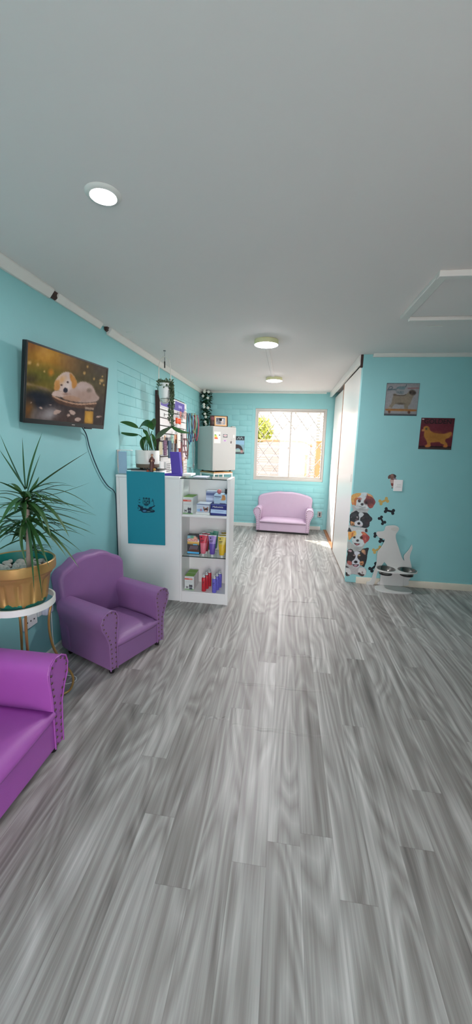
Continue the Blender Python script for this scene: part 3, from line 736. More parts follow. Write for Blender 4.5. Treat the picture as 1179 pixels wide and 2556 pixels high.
# socket, charger and its cord on the wall below the pot
so = thing('wall_socket', 'white wall socket plate below the plant stand ring', 'socket', (WX, 1.905, .335))
bm = bmesh.new(); box(bm, 0, .010, -.06, .06, -.04, .04); ob('plate', bm, m_white, so, bevel=.003)
for y in (-.03, 0.0, .03):
    bm = bmesh.new(); box(bm, .0101, .0115, y - .004, y + .004, -.004, .004); ob('outlet_hole', bm, m_black, so)
chg = T(boxob('charger', (WX + .0105, 2.00, .322), (WX + .05, 2.075, .372), mat('charger_plastic', rgb(205, 210, 228), .4), bevel=.01), 'pale lilac plug-in charger right of the wall socket', 'charger')
boxob('wall_socket', (WX + .001, 1.975, .325), (WX + .010, 2.085, .365), m_white, bevel=.002)
T(bpy.data.objects['wall_socket.001'], 'thin white outlet plate carrying the pale lilac charger', 'socket')
bm = bmesh.new(); tube(bm, spl([(WX + .045, 2.05, .322), (WX + .06, 2.03, .15), (WX + .12, 1.97, .02), (-1.27, 1.905, .006), (-1.20, 1.90, .004), (-1.175, 1.86, .004), (-1.22, 1.82, .004), (-1.30, 1.83, .004)], 6, False), .0022, 6)
T(ob('charging_cord', bm, m_white), 'thin white charger cord looping on the floor behind the sofa arm', 'cord')

# ================================================================== TELEVISION
c0 = Vector((-1.365, 2.282, 1.708)); yaw, tilt = .131, .134; TW, TH = .73, .43
uu = Vector((math.sin(yaw), math.cos(yaw), 0)); nn = Vector((math.cos(yaw), -math.sin(yaw), 0))
nv = nn * math.cos(tilt) + Vector((0, 0, -math.sin(tilt))); vv = Vector((0, 0, 1)) * math.cos(tilt) + nn * math.sin(tilt)
tv = thing('television', 'black flat television showing a sleeping puppy on the left wall', 'television', c0)
MT = Matrix(((uu.x, vv.x, nv.x, 0), (uu.y, vv.y, nv.y, 0), (uu.z, vv.z, nv.z, 0), (0, 0, 0, 1)))
bm = bmesh.new(); box(bm, -TW / 2, TW / 2, -TH / 2, TH / 2, -.028, -.001, MT); box(bm, -.25, .25, -.19, .05, -.05, -.028, MT); ob('housing', bm, m_black, tv, bevel=.004)
bz = .010; bb = .026
bm = bmesh.new()
for b in ((-TW / 2, TW / 2, TH / 2 - bz, TH / 2), (-TW / 2, TW / 2, -TH / 2, -TH / 2 + bb), (-TW / 2, -TW / 2 + bz, -TH / 2 + bb, TH / 2 - bz), (TW / 2 - bz, TW / 2, -TH / 2 + bb, TH / 2 - bz)): box(bm, b[0], b[1], b[2], b[3], -.001, .003, MT)
ob('bezel', bm, m_black, tv, bevel=.0012)
bm = bmesh.new(); box(bm, .16, .235, -TH / 2 - .008, -TH / 2, -.012, .0, MT); ob('sensor', bm, m_black, tv, bevel=.002)
bm = bmesh.new(); box(bm, .022, .050, -TH / 2 + .010, -TH / 2 + .014, .003, .0036, MT); ob('brand_badge', bm, m_alu, tv)
bm = bmesh.new(); box(bm, WX, WX + .012, 2.22, 2.34, 1.62, 1.80); tube(bm, [(WX + .012, 2.28, 1.70), (c0.x - .043, c0.y, 1.70)], .02, 10)
bmesh.ops.translate(bm, verts=bm.verts, vec=-c0); ob('wall_bracket', bm, m_black, tv)
p = Paint(40, 60, 1110, 1200, 170, 120, bg=(52, 40, 22))
p.ell(330, 300, 420, 260, (150, 104, 20), 0, .9, .9).ell(420, 230, 180, 170, (168, 122, 28), 0, .8, .8).ell(620, 340, 160, 260, (120, 84, 24), 0, .8, .7).ell(300, 210, 70, 110, (176, 130, 70), 0, .9, .5).ell(620, 300, 80, 150, (150, 106, 60), 0, .9, .5).ell(130, 140, 90, 60, (120, 70, 28), 0, .9, .7)
p.ell(950, 420, 260, 320, (62, 54, 44), 0, .9, .85).ell(820, 330, 70, 200, (70, 54, 16), 0, .9, .6).ell(250, 520, 300, 110, (84, 88, 20), 10, .8, .8).ell(140, 590, 90, 70, (44, 34, 20), 0, .7, .9).ell(400, 600, 190, 80, (88, 84, 22), 0, .9, .7).ell(900, 640, 250, 110, (66, 62, 28), 0, .9, .8).ell(1000, 820, 120, 160, (70, 58, 36), 0, .9, .8)
p.ell(250, 700, 260, 70, (110, 96, 30), 0, .8, .8).ell(290, 690, 90, 22, (128, 106, 84), 15, .6, .8).ell(120, 640, 60, 18, (130, 110, 84), 10, .7, .7)
p.ell(520, 960, 560, 190, (38, 32, 34), 0, .5, .95).ell(220, 820, 170, 110, (14, 20, 32), 10, .5, .95).ell(120, 960, 60, 110, (130, 84, 26), 0, .8, .7).ell(560, 1050, 330, 90, (64, 46, 40), 0, .7, .8).ell(330, 1020, 150, 80, (112, 104, 104), -20, .7, .9).ell(380, 1010, 70, 50, (140, 136, 138), -30, .7, .8).ell(190, 1000, 40, 60, (96, 88, 84), 0, .8, .7).ell(1000, 1020, 90, 130, (48, 38, 34), 0, .6, .8)
p.poly([(402, 780), (560, 850), (760, 880), (945, 862), (900, 930), (700, 925), (500, 880), (430, 830)], (74, 50, 36), 8)
p.line([(412, 785), (560, 845), (740, 878), (945, 862)], 18, (168, 132, 108), 5)
dog = (166, 148, 142)
p.poly([(690, 640), (760, 595), (840, 605), (910, 660), (945, 740), (985, 790), (960, 830), (900, 850), (760, 855), (640, 830), (560, 800), (600, 700)], (158, 138, 130), 8).ell(800, 780, 140, 75, (146, 120, 108), 0, .5, .7).ell(790, 650, 80, 45, (170, 152, 146), 0, .7, .7).ell(860, 700, 28, 26, (108, 92, 80), 0, .5, .8)
p.poly([(440, 600), (480, 530), (560, 475), (640, 490), (690, 560), (700, 640), (640, 690), (560, 730), (480, 710), (440, 670)], (176, 158, 150), 8)
p.poly([(630, 490), (690, 560), (712, 620), (690, 670), (655, 675), (640, 600), (620, 540)], (164, 112, 50), 8).poly([(445, 590), (495, 590), (495, 690), (455, 710), (425, 690)], (172, 122, 66), 8).ell(530, 575, 50, 45, (190, 142, 84), -30, .7, .7).ell(590, 640, 45, 70, (190, 176, 170), 0, .5, .8)
p.poly([(405, 750), (440, 715), (540, 725), (620, 760), (640, 790), (560, 800), (470, 790), (410, 775)], (176, 154, 144), 7).poly([(530, 800), (620, 770), (740, 800), (740, 845), (620, 840)], (150, 118, 98), 8).ell(570, 705, 26, 32, (30, 30, 44), 0, .2).ell(596, 604, 16, 11, (60, 44, 40), 20, .4).ell(518, 642, 15, 9, (70, 50, 40), 20, .4).ell(580, 755, 45, 14, (120, 90, 78), 0, .6, .7)
for x, y, rx, ry in ((118, 365, 24, 24), (225, 388, 16, 22), (305, 472, 12, 12), (838, 405, 12, 16), (800, 485, 15, 20), (918, 555, 11, 16), (1010, 575, 26, 20), (1020, 525, 11, 10), (993, 612, 10, 14), (1038, 630, 10, 14)): p.ell(x, y, rx, ry, (176, 142, 88), 0, .5, .85)
p.ell(388, 485, 32, 40, (170, 108, 24), 0, .6, .9)
for pts in (([(430, 970), (470, 955), (520, 968), (490, 1000), (430, 1015)]), ([(615, 965), (650, 955), (695, 985), (680, 1012), (640, 1005)]), ([(590, 1020), (610, 1005), (632, 1025), (600, 1040)]), ([(240, 925), (265, 925), (285, 948), (260, 945)]), ([(690, 1060), (730, 1045), (765, 1065), (740, 1095), (695, 1088)]), ([(368, 895), (400, 890), (390, 902)]), ([(130, 868), (160, 868), (145, 876)]), ([(950, 1030), (985, 1018), (1020, 1025), (970, 1045)])): p.poly(pts, (160, 138, 128), 4)
p.poly([(812, 960), (915, 965), (910, 1120), (806, 1112)], (156, 112, 38), 8, False).ell(860, 1050, 36, 60, (196, 152, 60), 0, .8, .8).poly([(812, 912), (922, 920), (920, 948), (814, 940)], (140, 120, 104), 5, False)
p.grain(7, 40)
sw, shh = TW - 2 * bz, TH - bz - bb
sc = c0 + vv * ((bb - bz) / 2) + nv * .0005
# the screen's four corners in the crop, mapped on to its rectangle
def quad_map(x, y):
    tl, tr, br, bl = (98, 105), (1078, 432), (1032, 1140), (68, 1068)
    A = []; b = []
    for (X, Y), (u, v) in zip((tl, tr, br, bl), ((0, 0), (1, 0), (1, 1), (0, 1))):
        A += [[X, Y, 1, 0, 0, 0, -u * X, -u * Y], [0, 0, 0, X, Y, 1, -v * X, -v * Y]]; b += [u, v]
    hh = np.linalg.solve(np.array(A, float), np.array(b, float))
    w = hh[6] * x + hh[7] * y + 1
    return (hh[0] * x + hh[1] * y + hh[2]) / w, (hh[3] * x + hh[4] * y + hh[5]) / w
U, V = np.meshgrid(np.linspace(0, 1, 170), np.linspace(0, 1, 110))
# resample the painting on the screen rectangle through the inverse of that mapping
A = []; b = []
for (X, Y), (u, v) in zip(((98, 105), (1078, 432), (1032, 1140), (68, 1068)), ((0, 0), (1, 0), (1, 1), (0, 1))):
    A += [[u, v, 1, 0, 0, 0, -X * u, -X * v], [0, 0, 0, u, v, 1, -Y * u, -Y * v]]; b += [X, Y]
hh = np.linalg.solve(np.array(A, float), np.array(b, float)); wq = hh[6] * U + hh[7] * V + 1
PXX, PYY = (hh[0] * U + hh[1] * V + hh[2]) / wq, (hh[3] * U + hh[4] * V + hh[5]) / wq
ii = np.clip(((PXX - 40) / 1070 * 169).round().astype(int), 0, 169); jj = np.clip(((PYY - 60) / 1140 * 119).round().astype(int), 0, 119)
q = Paint(0, 0, 1, 1, 170, 110); q.c = p.c[jj, ii]
q.mesh('screen', flat_map(0, 0, 1, 1, sc, uu, vv, sw, shh), m_screen, tv, gain=1.0)
bm = bmesh.new(); pts = [c0 - vv * .18 - nv * .03 + uu * .12] + [Vector((WX + .0125, y, z)) for y, z in ((2.62, 1.46), (2.665, 1.36), (2.74, 1.24), (2.83, 1.13), (2.93, 1.045), (3.045, .985), (3.075, .90), (3.080, .6), (3.085, .3), (3.085, .06))]
tube(bm, spl(pts, 5, False), .0042, 8); T(ob('power_cable', bm, mat('dark_cable', rgb(40, 66, 78), .5), origin=(WX, 2.7, 1.2)), 'dark cable hanging from the television down the left wall', 'cable')

# ================================================================== RECEPTION COUNTER
CT = 1.128
rc = thing('reception_counter', 'white reception counter with plain front panel against the left wall', 'counter', (-1.18, 3.10, 0))
def cb(name, lo, hi, m, bevel=.002, parent=rc): return boxob(name, lo, hi, m, parent, bevel=bevel)
cb('front_panel', (-1.445, 3.10, 0), (-.897, 3.118, 1.106), m_white)
cb('end_strip', (-1.472, 3.096, 0), (-1.446, 3.118, 1.106), m_white)
cb('side_panel', (-1.472, 3.119, 0), (-1.454, 3.42, 1.106), m_white)
cb('countertop', (-1.474, 3.094, 1.107), (-.897, 3.44, CT), m_white, .003)
cb('back_leg', (-.93, 3.40, 0), (-.90, 3.43, 1.106), m_white)
# teal board on its front
tb = thing('teal_sign', 'plain teal board with a small dark dog print hung on the counter front', 'sign', (-1.197, 3.092, .515))
bm = bmesh.new(); prism(bm, [(-.171, 0), (.171, .002), (.170, .645), (-.170, .645)], lambda a, b, d: (a, d, b), -.010, .001); ob('board', bm, mat('teal_board', rgb(22, 140, 160), .5, var=.02), tb, bevel=.001)
p = Paint(195, 330, 1000, 1030, 110, 96, bg=(31, 126, 140), alpha=0)
dk, dk2, md = (8, 60, 76), (4, 34, 54), (22, 96, 110)
p.ell(595, 540, 165, 180, (30, 108, 118), 0, .3).ell(485, 400, 38, 45, dk, 0, .4).ell(715, 420, 42, 48, dk, 0, .4).ell(600, 405, 45, 28, dk2, 0, .4).ell(730, 560, 32, 90, dk, 0, .5).ell(455, 560, 22, 80, md, 0, .5)
p.ell(535, 520, 34, 20, dk2, 0, .4).ell(648, 530, 36, 22, dk2, 0, .4).ell(595, 590, 30, 24, dk2, 0, .3).poly([(500, 625), (590, 640), (680, 625), (690, 680), (640, 718), (560, 715), (510, 680)], dk, 8).line([(520, 640), (590, 655), (660, 640)], 18, dk2, 8)
p.poly([(250, 670), (330, 690), (450, 740), (540, 800), (640, 830), (740, 770), (850, 740), (960, 690), (950, 740), (850, 800), (840, 860), (930, 900), (960, 950), (900, 995), (700, 1005), (460, 1005), (360, 930), (240, 930), (330, 880), (330, 800), (260, 740)], dk2, 8)
p.ell(505, 770, 45, 50, (60, 134, 146), 20, .4).ell(655, 785, 50, 55, (60, 134, 146), -20, .4).ell(520, 930, 80, 40, (62, 112, 152), 0, .3).ell(690, 962, 80, 12, (110, 160, 150), 0, .5).ell(830, 890, 70, 40, (34, 92, 98), 0, .5).ell(380, 720, 60, 24, (34, 100, 120), 20, .5)
p.ell(310, 460, 42, 28, dk, 0, .5).ell(250, 515, 26, 18, md, 0, .5).ell(310, 585, 46, 22, dk, 0, .5).ell(255, 810, 40, 60, md, 0, .5).ell(320, 375, 30, 14, md, 0, .6).poly([(820, 425), (880, 430), (890, 460), (850, 450)], dk2, 5).ell(870, 500, 45, 30, dk, 20, .4).line([(880, 530), (915, 600), (910, 680)], 26, dk, 8).line([(820, 540), (840, 520)], 26, dk, 6)
p.mesh('dog_print', crop_map(330, 1220, 70 / 1179.0, (0, 3.0815, 0), (0, 1, 0)), m_print, tb, 1.25)

# ---- things on the counter
ah = thing('brochure_holder', 'clear acrylic holder with pale blue sheet at the counter left end', 'holder', (-1.412, 3.16, CT))
bm = bmesh.new(); box(bm, -.062, .062, -.022, -.018, 0, .21); box(bm, -.062, .062, .02, .024, 0, .21); box(bm, .058, .062, -.018, .02, 0, .21); box(bm, -.062, -.058, -.018, .02, 0, .21); box(bm, -.058, .058, -.018, .02, 0, .004); ob('acrylic_case', bm, m_acryl, ah)
bm = bmesh.new(); box(bm, -.055, .02, -.012, -.008, .006, .198); ob('blue_sheet', bm, mat('pale_blue_paper', rgb(176, 204, 228), .6), ah)
bm = bmesh.new(); box(bm, -.064, .064, -.024, .026, .208, .213); ob('top_rim', bm, m_white, ah)
T(boxob('white_box', (-1.36, 3.16, CT), (-1.10, 3.36, 1.168), m_white, bevel=.003), 'flat white box lying under the white planter', 'box')
T(boxob('black_folder', (-1.385, 3.135, 1.1685), (-1.09, 3.34, 1.176), m_black, bevel=.002), 'thin black folder between the white box and the planter', 'folder')
PC = Vector((-1.236, 3.245, 1.1765))
pt = thing('white_planter', 'round white planter with brown base standing on the counter', 'planter', PC)
bm = bmesh.new(); lathe(bm, [(0, .045), (.104, .045), (.106, .05), (.106, .160), (.104, .163), (.098, .163), (.096, .14), (0, .14)], n=48); ob('pot_body', bm, mat('white_ceramic', rgb(236, 236, 230), .25), pt)
bm = bmesh.new(); lathe(bm, [(0, .012), (.100, .012), (.103, .018), (.103, .044), (0, .0445)], n=48); ob('base_saucer', bm, mat('taupe_saucer', rgb(116, 100, 84), .5), pt)
for k in range(3):
    bm = bmesh.new(); lathe(bm, [(0, 0), (.015, 0), (.018, .012), (0, .0125)], (.072 * math.cos(2.1 * k + .7), .072 * math.sin(2.1 * k + .7), 0), 14); ob('foot', bm, mat('taupe_foot', rgb(92, 78, 66), .5), pt)
lp = thing('broadleaf_plant', 'leafy plant with broad dark arching leaves in the white planter', 'plant', PC + Vector((0, 0, .142)))
ka = 220 / 1179.0
def AP(x, y, Y): return onY(270 + x * ka, 1020 + y * ka, Y)
oo = PC + Vector((0, 0, .142))
blades = [((408, 262), (290, 190), (158, 180), -.03, 34), ((412, 350), (300, 365), (136, 312), .0, 26), ((600, 288), (520, 110), (408, 278), .03, 52), ((540, 180), (640, 120), (600, 292), .05, 46), ((640, 410), (740, 240), (938, 208), -.03, 58), ((850, 225), (960, 320), (1130, 324), -.05, 40), ((516, 372), (430, 440), (470, 560), .0, 36), ((512, 290), (540, 430), (592, 552), -.05, 24), ((585, 335), (630, 440), (640, 520), .03, 26), ((470, 280), (510, 300), (535, 380), -.02, 26)]
bm = bmesh.new()
for a, c, t, dy, wd in blades:
    n = 11; pa = [v - oo for v in bez(AP(*a, 3.245), AP(*c, 3.245 + dy), AP(*t, 3.245 + dy * 1.6), n)]
    ws = [wd * ka / 286.0 * 1.0 * math.sin(PI * (i / (n - 1)) ** .8) ** .75 + .0006 if 0 < i < n - 1 else .0006 for i in range(n)]
    ribbon(bm, pa, ws, Vector((.15, .55, .8)) if abs(pa[-1].z - pa[0].z) < .06 else Vector((.8, .6, .25)), .22)
ob('foliage', bm, m_leaf2, lp, angle=80)
bm = bmesh.new()
for pts in (((520, 565), (525, 380), (470, 275), (408, 262)), ((480, 560), (475, 440), (450, 380), (412, 350)), ((560, 560), (555, 400), (590, 300)), ((630, 560), (590, 400), (580, 335)), ((640, 560), (610, 460), (640, 410)), ((600, 560), (570, 420), (540, 260), (540, 185)), ((500, 560), (510, 430), (516, 372)), ((850, 260), (852, 225))):
    tube(bm, [v - oo for v in spl([AP(x, y, 3.245) for x, y in pts], 4, False)], .0035, 6)
for x in (475, 490, 530, 575, 640): tube(bm, [AP(x, 570, 3.25) - oo, AP(x + 4, 480, 3.25) - oo], [.003, .001], 6)
ob('stems', bm, m_leaf2, lp)
bm = bmesh.new(); lathe(bm, [(0, 0), (.0945, 0), (.0945, .006), (0, .007)], n=32); ob('soil', bm, m_soil, lp)
# figurines
m_robe = mat('brown_glaze', rgb(104, 62, 54), .4, var=.2, scale=80)
m_skin = mat('painted_skin', rgb(206, 160, 128), .5)
sg = thing('saint_figurine', 'small brown robed saint figurine in front of the white planter', 'figurine', (-1.150, 3.122, CT))
bm = bmesh.new(); lathe(bm, [(0, 0), (.024, 0), (.025, .006), (.019, .012), (.021, .05), (.017, .11), (.019, .135), (.016, .15), (.008, .160), (0, .161)], n=20, fn=lambda a, r, z: r * (1 + .10 * math.cos(a * 7) if .01 < z < .12 else 1)); ob('robe', bm, m_robe, sg)
bm = bmesh.new(); ball(bm, (0, -.002, .171), (.0095, .0105, .0125), 12, 9); ob('head', bm, m_skin, sg)
bm = bmesh.new(); ball(bm, (0, .002, .175), (.0108, .0108, .0115), 12, 9); ob('hair', bm, m_robe, sg)
for s in (-1, 1):
    bm = bmesh.new(); tube(bm, spl([(s * .016, 0, .142), (s * .021, -.008, .118), (s * .008, -.020, .122)], 4, False), [.007] * 5 + [.0065] * 3 + [.005], 8); ob('arm', bm, m_robe, sg)
bm = bmesh.new(); ball(bm, (.004, -.022, .126), (.007, .006, .009)); ob('held_child', bm, m_skin, sg)
dn = thing('dog_figurine', 'tiny white and yellow toy dog at the feet of the saint figurine', 'figurine', (-1.122, 3.106, CT))
bm = bmesh.new(); ball(bm, (0, 0, .022), (.015, .012, .022), 12, 9); ball(bm, (-.008, -.010, .006), .007); ball(bm, (.008, -.010, .006), .007); ob('body', bm, m_white, dn)
bm = bmesh.new(); ball(bm, (0, -.003, .052), (.0135, .012, .012), 12, 9); ob('head', bm, mat('yellow_glaze', rgb(214, 160, 70), .4), dn)
for s in (-1, 1):
    bm = bmesh.new(); ball(bm, (s * .013, 0, .050), (.0045, .005, .011)); ob('ear', bm, m_black, dn)
rd = thing('red_ornament', 'small round orange red ornament left of the saint figurine', 'ornament', (-1.186, 3.112, CT))
bm = bmesh.new(); ball(bm, (0, 0, .024), (.013, .013, .024), 14, 9); ob('bead', bm, mat('orange_red_glaze', rgb(190, 84, 58), .4), rd)
bm = bmesh.new(); lathe(bm, [(0, .046), (.004, .046), (.003, .054), (0, .055)], n=10); ob('knob', bm, m_robe, rd)
# purple phone stand
m_violet = mat('violet_plastic', rgb(70, 52, 156), .45, var=.03)
ps = thing('phone_stand', 'purple upright phone stand on the counter right of the planter', 'stand', (-.968, 3.18, CT))
bm = bmesh.new(); prism(bm, [(-.078, -.045), (.074, -.045), (.080, -.01), (.066, .045), (-.060, .045)], lambda a, b, d: (a, b, d), 0, .020); ob('base', bm, m_violet, ps, bevel=.003)
bm = bmesh.new(); q0, q1 = (-.022, -.012, .02), (-.056, .045, .205)
for (a, b) in ((q0, q1),):
    vs = []
    for P0 in (q0, q1):
        for dx, dy in ((0, 0), (.080, .014), (.088, .052), (.012, .034)): vs.append(bm.verts.new((P0[0] + dx, P0[1] + dy, P0[2])))
    bm.faces.new(vs[3::-1]); bm.faces.new(vs[4:])
    for i in range(4): bm.faces.new((vs[i], vs[(i + 1) % 4], vs[4 + (i + 1) % 4], vs[4 + i]))
ob('upright', bm, m_violet, ps, bevel=.002)
T(boxob('booklet', (-.900, 3.16, CT + .0005), (-.815, 3.33, CT + .020), m_white, bevel=.002), 'white booklet lying where the counter meets the glass cabinet', 'booklet')
# ================================================================== GLASS DISPLAY CABINET
dc = thing('display_cabinet', 'white open display cabinet with glass shelves at the counter right end', 'cabinet', (-.675, 3.22, 0))
def dcb(name, lo, hi, m, bevel=.0015, parent=dc): return boxob(name, lo, hi, m, parent, bevel=bevel)
KX0, KX1, KY0, KY1, KT = -.893, -.456, 3.085, 3.365, 1.112
dcb('side_panel', (KX0, KY0, 0), (KX0 + .018, KY1, KT), m_white); dcb('side_panel', (KX1 - .025, KY0, 0), (KX1, KY1, KT), m_white)
dcb('back_panel', (KX0 + .0185, KY1 - .012, .10), (KX1 - .0255, KY1, KT - .02), m_white)
dcb('plinth', (KX0 + .0185, KY0 + .006, 0), (KX1 - .0255, KY1 - .013, .088), m_white)
dcb('bottom_panel', (KX0 + .0185, KY0 + .004, .0885), (KX1 - .0255, KY1 - .013, .102), m_white)
dcb('shelf', (KX0 + .0185, KY0 + .006, .783), (KX1 - .0255, KY1 - .0125, .803), m_white)
g = dcb('glass_shelf', (KX0 + .019, KY0 + .010, .424), (KX1 - .026, KY1 - .013, .430), m_shelfglass, 0)
dcb('glass_edge', (KX0 + .019, KY0 + .008, .4235), (KX1 - .026, KY0 + .0098, .4305), m_gedge, 0, g)
g = dcb('glass_top', (KX0 + .0, KY0 + .004, KT + .0005), (KX1 - .03, KY1 - .0, KT + .0065), m_shelfglass, 0)
dcb('glass_edge', (KX0 + .004, KY0 + .001, KT + .0), (KX1 - .03, KY0 + .0038, KT + .0068), m_gedge, 0, g)
dcb('top_frame', (KX1 - .029, KY0, KT + .0005), (KX1, KY1, KT + .012), m_white); dcb('top_rail', (KX0 + .0185, KY1 - .035, KT - .02), (KX1 - .0255, KY1 - .0125, KT - .0005), m_white)
m_card = mat('white_card', rgb(228, 232, 230), .5); m_grn = mat('lime_green_card', rgb(122, 176, 66), .5); m_redlab = mat('coral_label', rgb(214, 104, 88), .5)
m_grey = mat('pale_grey_card', rgb(196, 204, 216), .5); m_navy = mat('navy_card', rgb(34, 44, 118), .45); m_sky = mat('pale_blue_card', rgb(178, 206, 230), .5); m_dark = mat('dark_print', rgb(44, 48, 56), .5)
m_lightgrn = mat('sage_print', rgb(140, 172, 130), .5)
def carton(name, label, lo, hi, body, top=None, face=None, group=None, cat='box', gain=1.25):
    """a carton: card body, coloured lid, printed front (painted in 0..100 x 0..100 coordinates)"""
    L = Vector(((lo[0] + hi[0]) / 2, (lo[1] + hi[1]) / 2, lo[2])); t = thing(name, label, cat, L, 0, group)
    boxob('carton', lo, hi, body, t, bevel=.001)
    if top: boxob('lid_face', (lo[0] + .001, lo[1] + .001, hi[2] + .0002), (hi[0] - .001, hi[1] - .001, hi[2] + .001), top, t, bevel=0)
    if face:
        face.mesh('printed_front', flat_map(0, 0, 100, 100, ((lo[0] + hi[0]) / 2, lo[1] - .0008, (lo[2] + hi[2]) / 2), (1, 0, 0), (0, 0, 1), hi[0] - lo[0] - .001, hi[2] - lo[2] - .001), m_print, t, gain)
    return t
def pet_face():
    p = Paint(0, 0, 100, 100, 60, 90, bg=(196, 202, 200)); p.poly([(0, 15), (82, 15), (86, 20), (82, 25), (0, 25)], (196, 88, 74), 1.5, False).line([(15, 7), (75, 7)], 1.5, (160, 166, 166), 1, .6).line([(10, 41), (80, 41)], 1.6, (140, 150, 156), 1, .8).poly([(45, 18), (80, 18), (80, 22), (45, 22)], (222, 170, 160), 1, False)
    p.poly([(0, 92), (100, 92), (100, 100), (0, 100)], (124, 164, 116), 1, False).ell(66, 72, 15, 9, (64, 66, 74), 0, .3).poly([(58, 78), (74, 78), (84, 94), (50, 94)], (72, 78, 88), 3).ell(54, 69, 5, 9, (54, 54, 60), 10, .4).ell(79, 70, 5, 9, (54, 54, 60), -10, .4).ell(66, 79, 5, 4, (170, 172, 172), 0, .5)
    p.poly([(16, 72), (22, 77), (32, 77), (38, 72), (38, 86), (30, 94), (20, 94), (16, 84)], (58, 60, 66), 2, False).ell(27, 88, 7, 6, (196, 198, 198), 0, .4); return p
carton('medicine_box', 'tall white box with lime green lid on the top cabinet shelf', (-.872, 3.115, .8035), (-.785, 3.30, .952), m_card, m_grn, pet_face(), None)
p = Paint(0, 0, 100, 100, 90, 60, bg=(182, 192, 206)); p.poly([(0, 0), (100, 4), (100, 12), (0, 8)], (74, 88, 130), 2, False); p.line([(8, 28), (45, 28)], 4, (150, 160, 176), 2, .7).line([(8, 40), (40, 40)], 3, (150, 160, 176), 2, .7).ell(30, 76, 26, 14, (112, 158, 204), 0, .6).ell(35, 74, 7, 12, (190, 110, 120), 0, .5)
p.poly([(52, 30), (60, 45), (80, 45), (90, 32), (92, 60), (86, 88), (66, 90), (56, 66)], (112, 82, 76), 3).ell(73, 60, 14, 10, (52, 42, 44), 0, .5).ell(74, 82, 9, 8, (216, 190, 180), 0, .5).ell(66, 52, 4, 5, (200, 170, 150), 0, .5).ell(58, 45, 4, 10, (150, 110, 100), 15, .5).ell(86, 45, 4, 10, (150, 110, 100), -15, .5)
carton('flat_carton', 'thin white carton under the grey cat picture box, top shelf', (-.757, 3.118, .8035), (-.635, 3.26, .824), m_card, None, None)
carton('medicine_box', 'grey box with a cat and dog picture on the top shelf', (-.752, 3.122, .8245), (-.640, 3.25, .898), m_grey, m_grey, p)
p = Paint(0, 0, 100, 100, 90, 70, bg=(28, 38, 112)); p.poly([(0, 46), (100, 50), (100, 84), (0, 80)], (172, 196, 228), 2, False).line([(30, 62), (80, 64)], 3, (90, 120, 170), 2, .8).line([(0, 4), (100, 8)], 5, (120, 140, 190), 2, .7).line([(10, 96), (90, 98)], 3, (110, 130, 170), 2, .6)
bx = carton('medicine_box', 'navy and pale blue striped box at the right of the top shelf', (-.628, 3.118, .8035), (-.487, 3.25, .904), m_navy, None, p)
text_ob('lettering', 'Meloxinic', .024, m_card, bx, (-.563, 3.1155, .878), (1, 0, 0), (0, 0, 1))
p = Paint(0, 0, 100, 100, 70, 70, bg=(164, 190, 212)); p.line([(6, 22), (52, 24)], 7, (40, 56, 92), 2).line([(12, 38), (42, 40)], 3, (90, 120, 150), 2, .8).poly([(66, 2), (80, 0), (90, 20), (92, 50), (80, 60), (56, 58), (62, 40)], (186, 134, 78), 4).ell(76, 16, 9, 9, (170, 120, 70), 0, .4).line([(50, 96), (90, 97)], 7, (40, 50, 90), 3)
carton('medicine_box', 'pale blue box with an orange dog picture stacked on the navy box', (-.600, 3.122, .905), (-.490, 3.23, .985), m_sky, m_sky, p)
p = Paint(0, 0, 100, 100, 80, 60, bg=(160, 172, 198)); p.line([(0, 14), (60, 14)], 12, (84, 98, 140), 3).line([(0, 36), (60, 38)], 10, (190, 200, 220), 3).line([(8, 58), (80, 60)], 16, (60, 84, 150), 3).line([(0, 80), (60, 82)], 7, (150, 160, 190), 3)
carton('medicine_box', 'greyish blue striped box at the back of the top shelf', (-.700, 3.262, .8035), (-.575, 3.34, .995), m_grey, m_grey, p)
tb_ = thing('toy_ball', 'small dusty pink ball on the pale blue dog box', 'ball', (-.562, 3.165, .9862))
bm = bmesh.new(); ball(bm, (0, 0, .0205), .0205, 18, 12); ob('ball', bm, mat('dusty_pink_rubber', rgb(190, 108, 112), .4, var=.3, scale=60), tb_)
bm = bmesh.new(); tube(bm, [(.0207 * math.cos(a), .006 * math.sin(a * 2), .0205 + .0207 * math.sin(a)) for a in [2 * PI * i / 24 for i in range(24)]], .0012, 6, closed=True); ob('seam', bm, m_card, tb_)
gt = thing('toy_figure', 'dark grey toy beside the pink ball behind the cabinet edge', 'toy', (-.505, 3.18, .9862))
bm = bmesh.new(); ball(bm, (0, 0, .013), (.014, .012, .013)); ball(bm, (0, -.004, .033), (.011, .010, .010)); ob('body', bm, m_dark, gt)
for s in (-1, 1):
    bm = bmesh.new(); ball(bm, (s * .008, 0, .044), (.003, .003, .005)); ob('ear', bm, m_dark, gt)
# middle shelf
p = Paint(0, 0, 100, 100, 80, 100, bg=(60, 58, 62)); p.poly([(0, 0), (100, 0), (100, 34), (0, 34)], (126, 176, 190), 2, False).poly([(70, 0), (100, 0), (100, 20), (70, 14)], (44, 46, 52), 2, False).ell(60, 16, 26, 12, (226, 168, 140), 0, .4).ell(40, 8, 14, 8, (96, 150, 120), 0, .5).poly([(0, 22), (30, 18), (96, 26), (96, 36), (4, 32)], (232, 202, 186), 3)
p.poly([(0, 34), (100, 35), (100, 44), (0, 42)], (222, 180, 96), 1.5, False).poly([(0, 43), (100, 45), (100, 50), (0, 48)], (196, 160, 84), 1.5, False).poly([(48, 46), (84, 46), (84, 52), (48, 52)], (96, 168, 206), 1, False)
for k in range(6): p.line([(30 + k * 11, 58), (18 + k * 12, 78)], 5, (150, 128, 140), 2, .9)
p.poly([(10, 82), (40, 76), (96, 78), (100, 90), (6, 90)], (92, 58, 46), 3).poly([(0, 88), (100, 90), (100, 100), (0, 99)], (84, 176, 226), 1.5, False)
